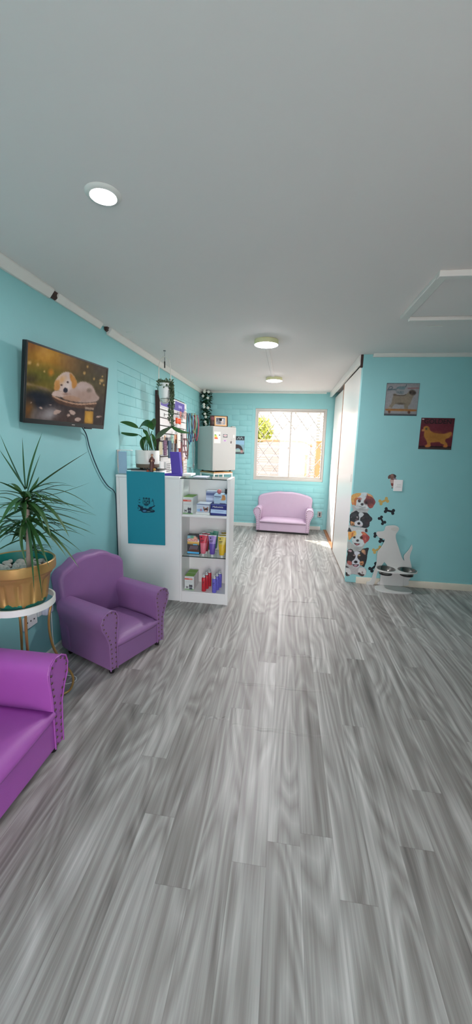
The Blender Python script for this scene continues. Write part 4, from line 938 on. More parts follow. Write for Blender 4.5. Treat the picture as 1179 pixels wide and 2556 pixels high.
tr = carton('treat_box', 'colourful cat treat box with blue edges on the glass shelf', (-.845, 3.165, .4325), (-.735, 3.24, .602), m_dark, None, p)
text_ob('lettering', 'Churu', .036, mat('red_lettering', rgb(214, 70, 72), .5), tr, (-.795, 3.1625, .561), (1, 0, 0), (0, 0, 1))
boxob('tray', (-.850, 3.16, .4302), (-.730, 3.245, .4323), m_dark, tr, bevel=0)
def cream_tube(label, x, y, z, c1, c2, group=None, h=.195, w=.038):
    t = thing('cream_tube', label, 'tube', (x, y, z), 0, group)
    m1 = mat('tube_plastic', rgb(*c1), .35, var=.03); m2 = mat('tube_print', rgb(*c2), .35, var=.18, scale=70)
    bm = bmesh.new(); rings = []
    prof = [(.020, .016, .024), (.0225, .0195, .030), (.0255, .019, .070), (.030, .013, .120), (.035, .006, .170), (.0372, .0022, h - .002), (.0372, .002, h)]
    for a, b, zz in prof: rings.append([bm.verts.new((a * math.cos(2 * PI * j / 24), b * math.sin(2 * PI * j / 24), zz)) for j in range(24)])
    for A, B in zip(rings, rings[1:]):
        for j in range(24): bm.faces.new((A[j], A[(j + 1) % 24], B[(j + 1) % 24], B[j])).material_index = 1 if A[0].co.z < .118 else 0
    bm.faces.new(rings[0][::-1]); bm.faces.new(rings[-1]); ob('tube_body', bm, [m1, m2], t, angle=60)
    bm = bmesh.new(); lathe(bm, [(0, 0), (.0115, 0), (.0115, .024), (0, .0242)], n=18); ob('cap', bm, m_card, t)
    bm = bmesh.new(); box(bm, -.037, .037, -.0026, .0026, h - .007, h + .0005); ob('crimp', bm, m_card, t)
    bm = bmesh.new(); lathe(bm, [(0, 0), (.0062, 0), (.0062, .0008), (0, .0009)], n=16); bmesh.ops.rotate(bm, verts=bm.verts, matrix=Matrix.Rotation(PI / 2, 3, 'X')); bmesh.ops.translate(bm, verts=bm.verts, vec=(-.016, -.0072, .170)); ob('paw_emblem', bm, m_dark, t)
    bm = bmesh.new(); box(bm, -.024, .006, -.0105, -.0095, .143, .1475); box(bm, -.024, -.002, -.0118, -.0108, .134, .1375); ob('lettering', bm, m_dark, t)
    return t
cream_tube('red tube with pink print in front on the glass shelf', -.690, 3.128, .4302, (206, 54, 76), (226, 118, 136))
cream_tube('darker red tube standing behind the front red tube', -.683, 3.205, .4302, (168, 62, 74), (150, 44, 60))
cream_tube('lilac purple tube right of the red tubes, glass shelf', -.607, 3.122, .4302, (160, 138, 206), (104, 82, 172))
cream_tube('nearer teal green tube at the back behind the red tubes', -.665, 3.265, .4302, (88, 168, 146), (70, 140, 122))
cream_tube('farther teal green tube at the back behind the lilac tube', -.625, 3.315, .4302, (98, 180, 158), (70, 140, 122))
cream_tube('yellow tube nearest the front beside the right cabinet panel', -.5205, 3.112, .4302, (216, 196, 92), (224, 186, 46))
cream_tube('second yellow tube behind the front yellow tube', -.519, 3.19, .4302, (206, 184, 80), (214, 176, 46))
cream_tube('rearmost yellow tube on the glass shelf, dull gold', -.519, 3.28, .4302, (196, 164, 50), (200, 160, 40))
# bottom shelf
carton('medicine_box', 'front white green-lidded pet box on the cabinet bottom shelf', (-.858, 3.125, .1025), (-.772, 3.215, .232), m_card, m_grn, pet_face())
carton('medicine_box', 'green-lidded box behind another on the cabinet bottom shelf', (-.858, 3.222, .1025), (-.772, 3.315, .232), m_card, m_grn, None)
def spray(label, x, y, c, group):
    t = thing('spray_bottle', label, 'bottle', (x, y, .1025), 0, group); m = mat('bottle_plastic', rgb(*c), .25, var=.16, scale=60)
    bm = bmesh.new(); lathe(bm, [(0, 0), (.019, 0), (.0205, .003), (.0205, .118), (.017, .126), (.010, .129), (0, .1292)], n=24); ob('bottle_body', bm, m, t)
    bm = bmesh.new(); lathe(bm, [(0, .1292), (.0125, .1292), (.0125, .141), (.006, .1425), (.006, .150), (.0085, .151), (.0085, .158), (0, .159)], n=18); box(bm, -.004, .004, -.017, 0, .150, .157); ob('pump', bm, m_card, t)
    bm = bmesh.new(); lathe(bm, [(.0133, .128), (.0138, .129), (.0138, .166), (0, .1668)], n=18); ob('clear_cap', bm, m_acryl, t)
    bm = bmesh.new(); box(bm, -.009, .004, -.0212, -.0203, .088, .094); box(bm, -.009, .0, -.0212, -.0203, .074, .078); ob('lettering', bm, m_dark, t)
for k in range(3):
    spray(['front red spray bottle of three on the bottom shelf', 'middle red spray bottle of three on the bottom shelf', 'rearmost red spray bottle of three on the bottom shelf'][k], -.681 + .011 * k, 3.130 + .066 * k, (200, 44, 56), 'red spray bottles in the cabinet')
for k in range(3):
    spray(['front violet spray bottle of three on the bottom shelf', 'middle violet spray bottle of three on the bottom shelf', 'rearmost violet spray bottle of three on the bottom shelf'][k], -.583 + .012 * k, 3.118 + .066 * k, (108, 104, 206), 'violet spray bottles in the cabinet')
T(boxob('tablet', (-.80, 3.17, KT + .0072), (-.68, 3.33, KT + .014), m_grey, bevel=.002), 'grey flat tablet lying on the cabinet glass top', 'tablet')

# ================================================================== SLATWALL DISPLAY
SX = -1.430
sl = thing('slatwall_panel', 'white grooved slatwall display panel with dark brown edge on the left wall', 'display panel', (WX + .004, 4.72, .90))
bm = bmesh.new(); zb = 0.0
y0, y1 = -.585, .56; z = .0; pitch = .0885
prof = []
while z < 1.06:
    zt = min(z + pitch, 1.075)
    box(bm, .012, SX - WX - .004, y0 + .012, y1, z + .006, zt - .006); z += pitch
box(bm, .0, .012, y0 + .012, y1, 0, 1.075)
sb = ob('slats', bm, m_white, sl, bevel=.001)
bm = bmesh.new(); box(bm, .0122, .020, y0 + .012, y1, 0, 1.075); ob('groove_backing', bm, m_darkbrown, sl)
bm = bmesh.new(); box(bm, 0, SX - WX - .002, y0, y0 + .0115, 0, 1.085); ob('edge_strip', bm, m_darkbrown, sl)
bm = bmesh.new(); box(bm, .0, .014, y1 + .0005, y1 + .03, 0, 1.0); ob('side_trim', bm, m_white, sl)
m_purp = mat('purple_print', rgb(98, 82, 170), .5, var=.06)
sgn = thing('purple_sign', 'long purple sign with white border on the slatwall top', 'sign', (SX + .003, 4.655, 1.815))
bm = bmesh.new(); box(bm, 0, .004, -.495, .50, 0, .135); ob('board', bm, m_white, sgn, bevel=.001)
bm = bmesh.new(); box(bm, .0041, .0055, -.49, -.16, .012, .120); box(bm, .0041, .0055, .06, .49, .012, .123); box(bm, .0041, .0055, -.16, .06, .012, .085); ob('purple_field', bm, m_purp, sgn)
bm = bmesh.new(); box(bm, .0056, .0062, .20, .36, .05, .085); ob('pale_emblem', bm, mat('pale_lilac', rgb(176, 168, 220), .5), sgn)
def add_hook(y, z, L, label):
    t = thing('display_hook', label, 'hook', (SX, y, z), 0, 'wire hooks on the slatwall')
    bm = bmesh.new(); tube(bm, [(.004, 0, 0), (L - .01, 0, -.002), (L, 0, .008)], .0028, 6); ob('wire', bm, m_chrome, t)
    bm = bmesh.new(); box(bm, .001, .004, -.012, .012, -.02, .015); ob('bracket', bm, m_chrome, t); return t
add_hook(4.30, 1.735, .14, 'short wire hook at the slatwall upper left, left of the orange bow tie')
add_hook(4.62, 1.735, .16, 'wire hook carrying the orange bow tie on the slatwall')
add_hook(4.85, 1.80, .24, 'long wire hook at the slatwall upper right, above the nearest leads')
add_hook(5.00, 1.79, .25, 'longest wire hook at the slatwall right end, top')
add_hook(4.90, 1.48, .23, 'long wire hook at the slatwall right end, middle height')
add_hook(4.90, 1.10, .19, 'long wire hook at the slatwall right end, lowest')
add_hook(4.22, 1.47, .13, 'wire hook carrying the pouches at the slatwall left')
add_hook(4.60, 1.45, .13, 'wire hook carrying the pale tag in the slatwall middle')
# bow tie
bt = thing('bow_tie', 'bright orange pet bow tie hanging on the slatwall', 'bow tie', (SX + .075, 4.62, 1.685))
m_or = mat('orange_satin', rgb(236, 86, 34), .5, var=.14, scale=50)
for s in (-1, 1):
    bm = bmesh.new(); P = spl([(0, .008), (.03, .03), (.085, .034), (.088, 0), (.085, -.034), (.03, -.03), (0, -.008)], 3); prism(bm, [(s * a.x, a.y) for a in P], lambda a, b, d: (d, a, b), -.011, .011); ob('loop', bm, m_or, bt, bevel=.005)
bm = bmesh.new(); box(bm, -.014, .014, -.014, .014, -.015, .015); ob('knot', bm, m_or, bt, bevel=.006)
bm = bmesh.new(); tube(bm, [(0, 0, .014), (0, 0, .049)], .002, 6); ob('loop_cord', bm, m_card, bt)
# hanging goods: centre pixel, depth from the wall, width and height in metres, colour, label
def swatch(name, lab, cat, px, py, X, w, h, col, shape='rect', stripe=None, knob=True):
    c = onX(px, py, X); t = thing(name, lab, cat, (X, c.y, c.z - h / 2))
    m = mat(name + '_fabric', rgb(*col), .7, var=.12, scale=60)
    P = {'rect': [(-.5, 0), (.5, 0), (.5, 1), (-.5, 1)], 'bib': [(-.5, .0), (.5, .0), (.5, .62), (.28, 1), (-.28, 1), (-.5, .62)], 'taper': [(-.42, 0), (.42, 0), (.5, 1), (-.5, 1)], 'point': [(0, 0), (.5, .45), (.5, 1), (-.5, 1), (-.5, .45)]}[shape]
    bm = bmesh.new(); prism(bm, [(a * w, b * h) for a, b in P], lambda a, b, d: (d, a, b), (SX + .001 - X) if not knob else -.006, .006); ob('body', bm, m, t, bevel=.004)
    if stripe:
        bm = bmesh.new()
        for k in range(5): box(bm, .0061, .0068, -w * .46, w * .46, h * (.1 + .17 * k), h * (.15 + .17 * k))
        ob('stripes', bm, mat(name + '_stripe', rgb(*stripe), .7), t)
    if knob:
        bm = bmesh.new(); tube(bm, [(0, 0, h), (0, 0, h + .04)], .0018, 6); ob('hanging_loop', bm, m_dark, t)
    return t
swatch('pet_pouch', 'beige pet pouch hanging left on the slatwall beside the planter', 'pouch', 401, 1119, -1.36, .105, .14, (190, 182, 150), 'bib')
swatch('pet_bandana', 'plum purple striped bandana hanging right of the beige pouch', 'bandana', 412.5, 1118, -1.36, .105, .17, (104, 72, 98), 'taper', (128, 92, 118))
swatch('pet_bandana', 'dark teal blue bandana hanging behind the phone stand', 'bandana', 424, 1122, -1.36, .115, .20, (48, 78, 104), 'taper')
swatch('pet_bandana', 'charcoal bandana under the broad leaf on the slatwall', 'bandana', 417, 1103, -1.375, .08, .10, (62, 66, 72), 'point')
swatch('collar_card', 'white card with orange top hanging in the slatwall middle', 'card', 446.5, 1100, -1.35, .135, .19, (232, 226, 218), 'rect')
swatch('toy_card', 'orange and peach toy card left of the white hanging card', 'card', 438.5, 1096, -1.37, .075, .11, (222, 160, 120), 'rect')
swatch('toy_card', 'pale green toy card under the broad leaf tip', 'card', 430, 1096, -1.37, .075, .10, (150, 186, 168), 'rect')
swatch('toy_card', 'peach toy card above the plum bandana', 'card', 412, 1096, -1.385, .06, .08, (226, 188, 158), 'rect')
swatch('pet_collar', 'red collar strap hanging right of the violet phone stand', 'collar', 449, 1133, -1.36, .06, .24, (158, 58, 54), 'rect')
swatch('pet_collar', 'mauve collar strap beside the red one on the slatwall', 'collar', 453.5, 1133, -1.365, .05, .30, (128, 86, 88), 'rect')
swatch('pet_collar', 'light grey blue collar strap left of the red strap', 'collar', 443, 1124, -1.365, .05, .17, (150, 168, 190), 'rect')
swatch('pet_collar', 'dark brown collar strap behind the white hanging card', 'collar', 438, 1112, -1.37, .045, .16, (84, 58, 52), 'rect')
swatch('pet_collar', 'grey collar strap between the blue bandana and the brown strap', 'collar', 433, 1122, -1.372, .05, .18, (140, 146, 148), 'rect')
for k, (px, c, lab) in enumerate(((458, (214, 204, 206), 'first pinkish white collar card column on the slatwall right side'), (463.5, (224, 216, 216), 'second pinkish white collar card column on the slatwall right side'))):
    swatch('collar_card', lab, 'card', px, 1125, -1.40, .11, .50, c, 'rect', (132, 96, 98))
swatch('collar_card', 'pale card with pink hearts at the slatwall upper right', 'card', 462.5, 1037, -1.385, .12, .10, (226, 196, 190), 'rect')
swatch('pet_tag', 'coral pink tag hanging above the orange bow tie', 'tag', 451, 1035, -1.385, .05, .08, (222, 150, 140), 'rect')
swatch('pet_bag', 'white bag with a pale print low on the slatwall right', 'bag', 462, 1170, -1.33, .17, .22, (228, 224, 216), 'taper', (206, 186, 176))
swatch('pet_bag', 'cream bag with orange print behind the white bag', 'bag', 457, 1160, -1.375, .16, .20, (226, 206, 190), 'rect', (214, 140, 110))
swatch('harness_box', 'white box with black dog harness picture behind the phone stand', 'box', 419, 1166, -1.36, .16, .12, (214, 214, 212), 'rect', (50, 52, 54), knob=False)
swatch('harness_box', 'white shoebox sized carton low on the slatwall left', 'box', 404, 1163, -1.37, .13, .10, (218, 220, 220), 'rect', None, knob=False)
# leads hanging on the long hooks
def lead(lab, x, y, z0, z1, col, w=.022, buckle=True):
    t = thing('dog_lead', lab, 'lead', (x, y, z1)); m = mat('lead_webbing', rgb(*col), .7, var=.1, scale=90); h = z0 - z1
    bm = bmesh.new()
    P = spl([(-w * .9, 0, h), (-w * 1.1, .004, h * .6), (-w * .6, .002, h * .25), (0, 0, 0), (w * .7, -.002, h * .3), (w * .9, 0, h * .7), (w * .2, 0, h)], 5, False)
    ribbon(bm, P, [w * .34] * len(P), (.15, 1, 0), .02); o = ob('strap', bm, m, t); sd = o.modifiers.new('thickness', 'SOLIDIFY'); sd.thickness = .004
    if buckle:
        bm = bmesh.new(); tube(bm, [(.012 * math.cos(a), 0, h * .12 + .018 * math.sin(a)) for a in [2 * PI * i / 14 for i in range(14)]], .0025, 6, closed=True); ob('clip', bm, m_chrome, t)
    return t
lead('teal lead hanging left at the slatwall right end', -1.27, 4.85, 1.8, 1.4, (24, 120, 150), .030)
lead('red lead hanging rightmost beside the fridge', -1.213, 5.0, 1.79, 1.45, (160, 40, 66), .032)
lead('navy lead hanging between the teal and the green leads', -1.25, 4.85, 1.8, 1.43, (44, 58, 118), .028)
lead('olive green lead hanging in front of the red lead', -1.21, 4.85, 1.8, 1.54, (122, 140, 90), .034)
lead('maroon lead hanging under the green lead', -1.257, 5.0, 1.79, 1.44, (110, 38, 52), .03)
lead('grey chain lead hanging low beside the fridge', -1.228, 4.9, 1.48, 1.08, (128, 140, 142), .016)
lead('black lead hanging lowest right of the white bag', -1.274, 4.9, 1.1, 0.9, (50, 58, 62), .014)
lead('brown narrow lead left of the teal lead', -1.295, 4.85, 1.8, 1.2, (132, 110, 100), .02)
lead('mauve lead hanging below the brown narrow lead', -1.325, 4.9, 1.48, 1.24, (110, 66, 78), .03)

# ================================================================== HANGING PLANTER
hp = thing('hanging_planter', 'white hoop hanger with white pot hanging from the ceiling', 'planter', (-1.232, 3.73, 1.80))
m_hoop = mat('white_hoop_wood', rgb(226, 222, 212), .5)
bm = bmesh.new(); P = spl([(-.06, 0, .12), (-.06, 0, .30), (-.052, 0, .385), (-.025, 0, .43), (0, 0, .44), (.025, 0, .43), (.052, 0, .385), (.06, 0, .30), (.06, 0, .12), (.05, 0, .04), (.025, 0, .006), (0, 0, 0), (-.025, 0, .006), (-.05, 0, .04)], 4)
tube(bm, P, .0045, 8, closed=True); ob('hoop', bm, m_hoop, hp)
bm = bmesh.new(); lathe(bm, [(0, .045), (.045, .045), (.055, .06), (.064, .19), (.060, .19), (.055, .175), (0, .175)], n=32); ob('pot', bm, m_card, hp)
bm = bmesh.new(); lathe(bm, [(0, .008), (.02, .008), (.044, .04), (.0, .0445)], n=24); ob('cradle', bm, m_hoop, hp)
bm = bmesh.new(); tube(bm, [(0, 0, .44), (0, 0, .498)], .0018, 6); lathe(bm, [(0, .490), (.012, .492), (.012, .4995), (0, .4998)], n=14); ob('ceiling_hook', bm, m_chrome, hp)
bm = bmesh.new(); lathe(bm, [(0, .335), (.006, .337), (.006, .395), (.002, .40), (.002, .438), (0, .438)], n=12); ob('dark_swivel', bm, m_black, hp)
tp = thing('trailing_plant', 'small leaved trailing plant spilling over the hanging white pot', 'plant', (-1.232, 3.73, 1.978))
m_leaf3 = mat('grey_green_leaf', rgb(84, 104, 76), .55, var=.35, scale=30)
bm = bmesh.new(); bs = bmesh.new(); rnd = random.Random(8)
def leaflet(bm, p, s):
    a = Vector((rnd.gauss(0, 1), rnd.gauss(0, 1), rnd.gauss(0, .7))).normalized(); b = a.cross(Vector((rnd.gauss(0, 1), rnd.gauss(0, 1), rnd.gauss(0, 1)))).normalized()
    c = Vector(p); q = [c, c + a * s * .5 + b * s * .38, c + a * s, c + a * s * .5 - b * s * .38]; bm.faces.new([bm.verts.new(v) for v in q])
for k in range(300):
    r = .074 * math.sqrt(rnd.random()); a = rnd.random() * 2 * PI; leaflet(bm, (r * math.cos(a), r * math.sin(a), rnd.uniform(-.03, .045)), rnd.uniform(.018, .032))
for k in range(24):
    a = (-.5 + 1.9 * rnd.random()) if k % 3 else rnd.random() * 2 * PI - PI; r = .070; L = rnd.uniform(.08, .20) if k % 3 == 0 else rnd.uniform(.14, .40)
    if k in (2, 5, 7, 10): L = rnd.uniform(.30, .40)
    x, y = r * math.cos(a), r * math.sin(a); P = spl([(x * .5, y * .5, .01), (x, y, .012), (x * 1.12, y * 1.12, -.05), (x * 1.1 + .004, y * 1.1, -L * .6), (x * 1.1, y * 1.1, -L)], 5, False)
    tube(bs, P, .0012, 5); m_ = int(L / .0075)
    for i in range(m_):
        t = 5 + (len(P) - 6) * i / max(1, m_ - 1); v = P[int(t)].lerp(P[min(int(t) + 1, len(P) - 1)], t - int(t)); leaflet(bm, v, rnd.uniform(.016, .027)); leaflet(bm, v, rnd.uniform(.014, .024))
ob('foliage', bm, m_leaf3, tp, smooth=False); ob('vines', bs, m_leaf3, tp)

# ================================================================== IVY GARLAND, FRIDGE, FRAMES
iv = thing('ivy_garland', 'dark ivy garland with white flowers hanging in the far corner', 'garland', (-1.375, 6.33, 1.66))
m_ivy = mat('ivy_leaf', rgb(34, 74, 44), .45, var=.4, scale=20); m_petal = mat('white_petal', rgb(232, 230, 220), .6)
bm = bmesh.new(); tube(bm, spl([(-.02, 0, .64), (.02, -.02, .5), (-.01, 0, .35), (.02, -.01, .2), (0, 0, 0)], 6, False), .006, 6); ob('vine', bm, m_ivy, iv)
bm = bmesh.new(); rnd = random.Random(3)
for k in range(330):
    z = rnd.uniform(0, .62); r = .085 * math.sqrt(rnd.random()) * (1 if z > .05 else .7); a = rnd.random() * 2 * PI; c = Vector((r * math.cos(a), min(r * math.sin(a), .1), z)); s = rnd.uniform(.035, .062)
    d = Vector((math.cos(a), math.sin(a), rnd.uniform(-.9, .3))).normalized(); e_ = d.cross(Vector((0, 0, 1))).normalized()
    bm.faces.new([bm.verts.new(v) for v in (c - d * s * .15, c + e_ * s * .7 + d * s * .0, c + e_ * s * .42 + d * s * .4, c + d * s * .8, c - e_ * s * .42 + d * s * .4, c - e_ * s * .7 + d * s * .0)])
ob('foliage', bm, m_ivy, iv, smooth=False)
for k, (x, z) in enumerate(((-.01, .625), (.055, .60), (-.035, .535), (.045, .505), (-.02, .40), (-.015, .36), (.05, .345), (.0, .25), (.015, .20), (.005, .12), (.02, .08), (-.01, .60))):
    bm = bmesh.new(); c = Vector((x, -.088, z))
    for j in range(6):
        a = j * PI / 3; d = Vector((math.cos(a), -.35, math.sin(a))); ball(bm, c + d * .013, (.011, .008, .011), 8, 5)
    ob('flower', bm, m_petal, iv)
# fridge turned to the corner
F0 = Vector((-1.126, 5.70, 0)); fr_ = Vector((math.cos(math.radians(47.5)), math.sin(math.radians(47.5)), 0)); fb = Vector((-fr_.y, fr_.x, 0)); FW, FD, FZ0, FZ1 = .46, .42, 1.000, 1.693
ang = math.atan2(fr_.y, fr_.x)
fcen = F0 + fr_ * FW / 2 + fb * FD / 2
stf = thing('fridge_stand', 'white metal stand with a wooden board under the small fridge', 'stand', fcen, ang)
for sx in (-1, 1):
    for sy in (-1, 1):
        bm = bmesh.new(); box(bm, sx * .18 - .011, sx * .18 + .011, sy * .18 - .011, sy * .18 + .011, 0, .966); ob('leg', bm, m_ring, stf, bevel=.002)
for z in (.945, .62, .2):
    bm = bmesh.new()
    for b in ((-.169, .169, -.189, -.171), (-.169, .169, .171, .189), (-.189, -.171, -.169, .169), (.171, .189, -.169, .169)): box(bm, b[0], b[1], b[2], b[3], z, z + .020)
    ob('rail', bm, m_ring, stf, bevel=.002)
bm = bmesh.new(); box(bm, -.01, .01, -.188, -.17, .64, .944); ob('front_bar', bm, m_ring, stf)
bm = bmesh.new(); box(bm, -.19, .19, -.19, .19, .9665, .985); ob('board', bm, m_tan, stf, bevel=.002)
fg = thing('fridge', 'small white fridge with stickers on a stand in the far left corner', 'fridge', fcen + Vector((0, 0, .9855)), ang)
zz = FZ1 - .9855
bm = bmesh.new(); box(bm, -FW / 2, FW / 2, -FD / 2 + .045, FD / 2, .022, zz); ob('body', bm, m_fridge, fg, bevel=.008, seg=3)
door = None
bm = bmesh.new(); box(bm, -FW / 2, FW / 2, -FD / 2, -FD / 2 + .041, .022, zz - .004); door = ob('door', bm, m_fridge, fg, bevel=.010, seg=3)
bm = bmesh.new(); box(bm, -FW / 2 + .006, FW / 2 - .006, -FD / 2 + .041, -FD / 2 + .045, .03, zz - .01); ob('door_gasket', bm, mat('grey_gasket', rgb(150, 152, 150), .6), fg)
bm = bmesh.new(); box(bm, FW / 2 - .08, FW / 2 - .01, -FD / 2 + .01, -FD / 2 + .05, zz, zz + .010); ob('hinge_cover', bm, m_alu, fg, bevel=.003)
for sx in (-1, 1):
    for sy in (-1, 1):
        bm = bmesh.new(); lathe(bm, [(0, 0), (.016, 0), (.016, .022), (0, .0222)], (sx * .16, sy * .16, 0), 12); ob('foot', bm, m_black, fg)
def sticker(nm, p, x0, z0, x1, z1, parent=door, gain=1.15):
    """a printed sticker on the door, in door coordinates from the left / bottom"""
    yy = -FD / 2 - .0006
    return p.mesh(nm, lambda X, Y: np.stack([x0 + (np.asarray(X) / 100) * (x1 - x0), np.full(np.shape(X), yy), z1 - (np.asarray(Y) / 100) * (z1 - z0)], -1), m_print, parent, gain, origin=(0, 0, 0))
def put_sticker(p, x0, z0, x1, z1, nm):
    o = sticker(nm, p, x0, z0, x1, z1); o.location = (0, 0, 0); return o
def dpx(x, y):       # crop of the door (80 px wide, magnified 14.7x) to door coordinates
    lx = -FW / 2 + (x - 150) / 870.0 * FW; lz = .022 + (1710 - y) / 1670.0 * (zz - .026); return lx, lz
def st_at(nm, p, x0, y0, x1, y1):
    a, b = dpx(x0, y1), dpx(x1, y0); return put_sticker(p, a[0], a[1], b[0], b[1], nm)
p = Paint(0, 0, 100, 100, 50, 80, bg=(222, 216, 200)); p.line([(8, 5), (40, 6)], 2, (150, 150, 146), 1).line([(4, 18), (96, 18)], 1.5, (240, 236, 226), 1)
for k, (c, w) in enumerate((((76, 140, 70), 34), ((130, 170, 60), 42), ((226, 200, 80), 48), ((236, 160, 70), 53), ((216, 92, 54), 58), ((200, 70, 46), 62))):
    y = 24 + k * 6.6; p.poly([(6, y), (w - 5, y), (w, y + 3.3), (w - 5, y + 6.2), (6, y + 6.2)], c, .8, False)
p.poly([(74, 27), (80, 24), (94, 24), (94, 34), (80, 34), (74, 31)], (60, 62, 70), 1, False); st_at('energy_label', p, 190, 240, 420, 665)
p = Paint(0, 0, 100, 100, 40, 30, bg=(88, 90, 94)); p.ell(50, 45, 40, 34, (190, 184, 184), 0, .3).line([(30, 40), (70, 36)], 14, (176, 92, 100), 6).line([(20, 86), (80, 86)], 12, (40, 42, 46), 4); st_at('square_magnet', p, 515, 320, 685, 440)
p = Paint(0, 0, 100, 100, 24, 18, bg=(196, 178, 204)); p.ell(50, 50, 36, 34, (140, 104, 150), 0, .6); st_at('lilac_magnet', p, 535, 530, 640, 595)
p = Paint(0, 0, 100, 100, 30, 80, bg=(216, 214, 208), alpha=0); p.poly([(20, 4), (80, 2), (90, 8), (50, 12)], (150, 150, 150), 2).poly([(20, 20), (70, 19), (60, 24)], (90, 88, 88), 2).poly([(10, 34), (60, 30), (90, 38), (60, 46), (66, 56), (30, 58), (20, 46)], (76, 66, 66), 2).poly([(10, 66), (50, 64), (44, 74), (20, 74)], (182, 180, 176), 2).poly([(20, 90), (56, 88), (50, 98), (24, 98)], (184, 180, 178), 2); st_at('animal_magnets', p, 785, 480, 875, 805)
p = Paint(0, 0, 100, 100, 12, 24, bg=(206, 204, 198)); p.grain(8, 6); st_at('faint_label', p, 900, 325, 955, 440)
bm = bmesh.new(); a = dpx(270, 1640); box(bm, a[0] - .010, a[0] + .010, -FD / 2 - .0015, -FD / 2, a[1] - .007, a[1] + .007); ob('maker_badge', bm, m_alu, door)
# photo frames on the fridge
def frame(name, label, px0, px1, py0, py1, Y, m, art, mat_w):
    a = onY((px0 + px1) / 2, py1, Y); wpx = np.linalg.norm(np.array(onY(px1, py1, Y) - onY(px0, py1, Y))); h = onY(px0, py0, Y).z - onY(px0, py1, Y).z
    w = wpx
    t = thing(name, label, 'photo frame', (a.x, a.y, FZ1 + .0045), ang * .45)
    tilt_ = Matrix.Rotation(math.radians(-8), 4, 'X'); b = .018
    bm = bmesh.new()
    for q in ((-w / 2, w / 2, 0, b), (-w / 2, w / 2, h - b, h), (-w / 2, -w / 2 + b, b, h - b), (w / 2 - b, w / 2, b, h - b)): box(bm, q[0], q[1], -.008, .008, q[2], q[3], tilt_)
    ob('frame', bm, m, t, bevel=.002)
    bm = bmesh.new(); box(bm, -w / 2 + b - .001, w / 2 - b + .001, -.002, .006, b - .001, h - b + .001, tilt_); ob('backing', bm, m_card, t)
    o = art.mesh('photograph', lambda X, Y_: np.array([list(tilt_ @ Vector(((x / 100 - .5) * (w - 2 * b - mat_w), -.0028, b + mat_w / 2 + (1 - y / 100) * (h - 2 * b - mat_w)))) for x, y in zip(X, Y_)]), m_print, t, 1.2, origin=(0, 0, 0)); o.location = (0, 0, 0)
    bm = bmesh.new(); box(bm, -.02, .02, .02, .026, 0, h * .8, Matrix.Rotation(math.radians(9), 4, 'X')); ob('strut', bm, m_black, t); return t
p = Paint(0, 0, 100, 100, 40, 34, bg=(112, 116, 124)); p.poly([(0, 0), (100, 0), (100, 30), (30, 40), (0, 60)], (66, 68, 76), 8).ell(62, 28, 30, 13, (206, 206, 206), -10, .5).ell(60, 62, 20, 26, (196, 190, 188), 20, .5).ell(72, 74, 16, 18, (170, 150, 138), 0, .5).ell(40, 70, 16, 22, (74, 76, 84), 0, .6).grain(14, 14)
frame('photo_frame', 'light wooden photo frame with grey picture on the fridge', 536, 566, 1040, 1064.5, 5.86, m_tan, p, .014)
p = Paint(0, 0, 100, 100, 30, 24, bg=(104, 56, 58)); p.ell(30, 70, 24, 34, (132, 128, 120), 0, .6).ell(22, 30, 20, 24, (122, 64, 66), 0, .6)
frame('photo_frame', 'larger dark brown photo frame behind the wooden one on the fridge', 525, 569, 1037, 1064, 5.97, m_darkbrown, p, .0)

# ================================================================== PICTURES AND DECALS
def tin_poster(name, label, corners, Yp, art, gain, crop):
    """corners in crop units of the photo, hung flat on a wall plane at Yp"""
    ox, oy, k = crop; c = [onY(ox + x * k, oy + y * k, Yp) for x, y in corners]
    cx = sum((v.x for v in c)) / 4; cz = sum((v.z for v in c)) / 4; w = ((c[1].x - c[0].x) + (c[2].x - c[3].x)) / 2; h = ((c[0].z - c[3].z) + (c[1].z - c[2].z)) / 2
    t = thing(name, label, 'poster', (cx, Yp + .003, cz))
    bm = bmesh.new(); box(bm, -w / 2, w / 2, -.003, .002, -h / 2, h / 2); ob('tin_plate', bm, m_dark, t, bevel=.001)
    # straighten the crop's slanted quad on to the plate
    A = []; b = []
    for (X, Y), (u, v) in zip(corners, ((0, 0), (1, 0), (1, 1), (0, 1))):
        A += [[u, v, 1, 0, 0, 0, -X * u, -X * v], [0, 0, 0, u, v, 1, -Y * u, -Y * v]]; b += [X, Y]
    H = np.linalg.solve(np.array(A, float), np.array(b, float)); U, V = np.meshgrid(np.linspace(0, 1, 110), np.linspace(0, 1, 110)); q = H[6] * U + H[7] * V + 1
    X, Y = (H[0] * U + H[1] * V + H[2]) / q, (H[3] * U + H[4] * V + H[5]) / q
    ny, nx = art.x.shape; x0, x1, y0, y1 = art.x[0, 0], art.x[0, -1], art.y[0, 0], art.y[-1, 0]
    ii = np.clip(((X - x0) / (x1 - x0) * (nx - 1)).round().astype(int), 0, nx - 1); jj = np.clip(((Y - y0) / (y1 - y0) * (ny - 1)).round().astype(int), 0, ny - 1)
    p = Paint(0, 0, 1, 1, 110, 110); p.c = art.c[jj, ii]
    p.mesh('printed_face', flat_map(0, 0, 1, 1, (cx, Yp - .0006, cz), (1, 0, 0), (0, 0, 1), w - .004, h - .004), m_print, t, gain); return t
cp = (950, 940, 200 / 1179.0)
p = Paint(40, 80, 600, 600, 170, 160, bg=(118, 118, 120))
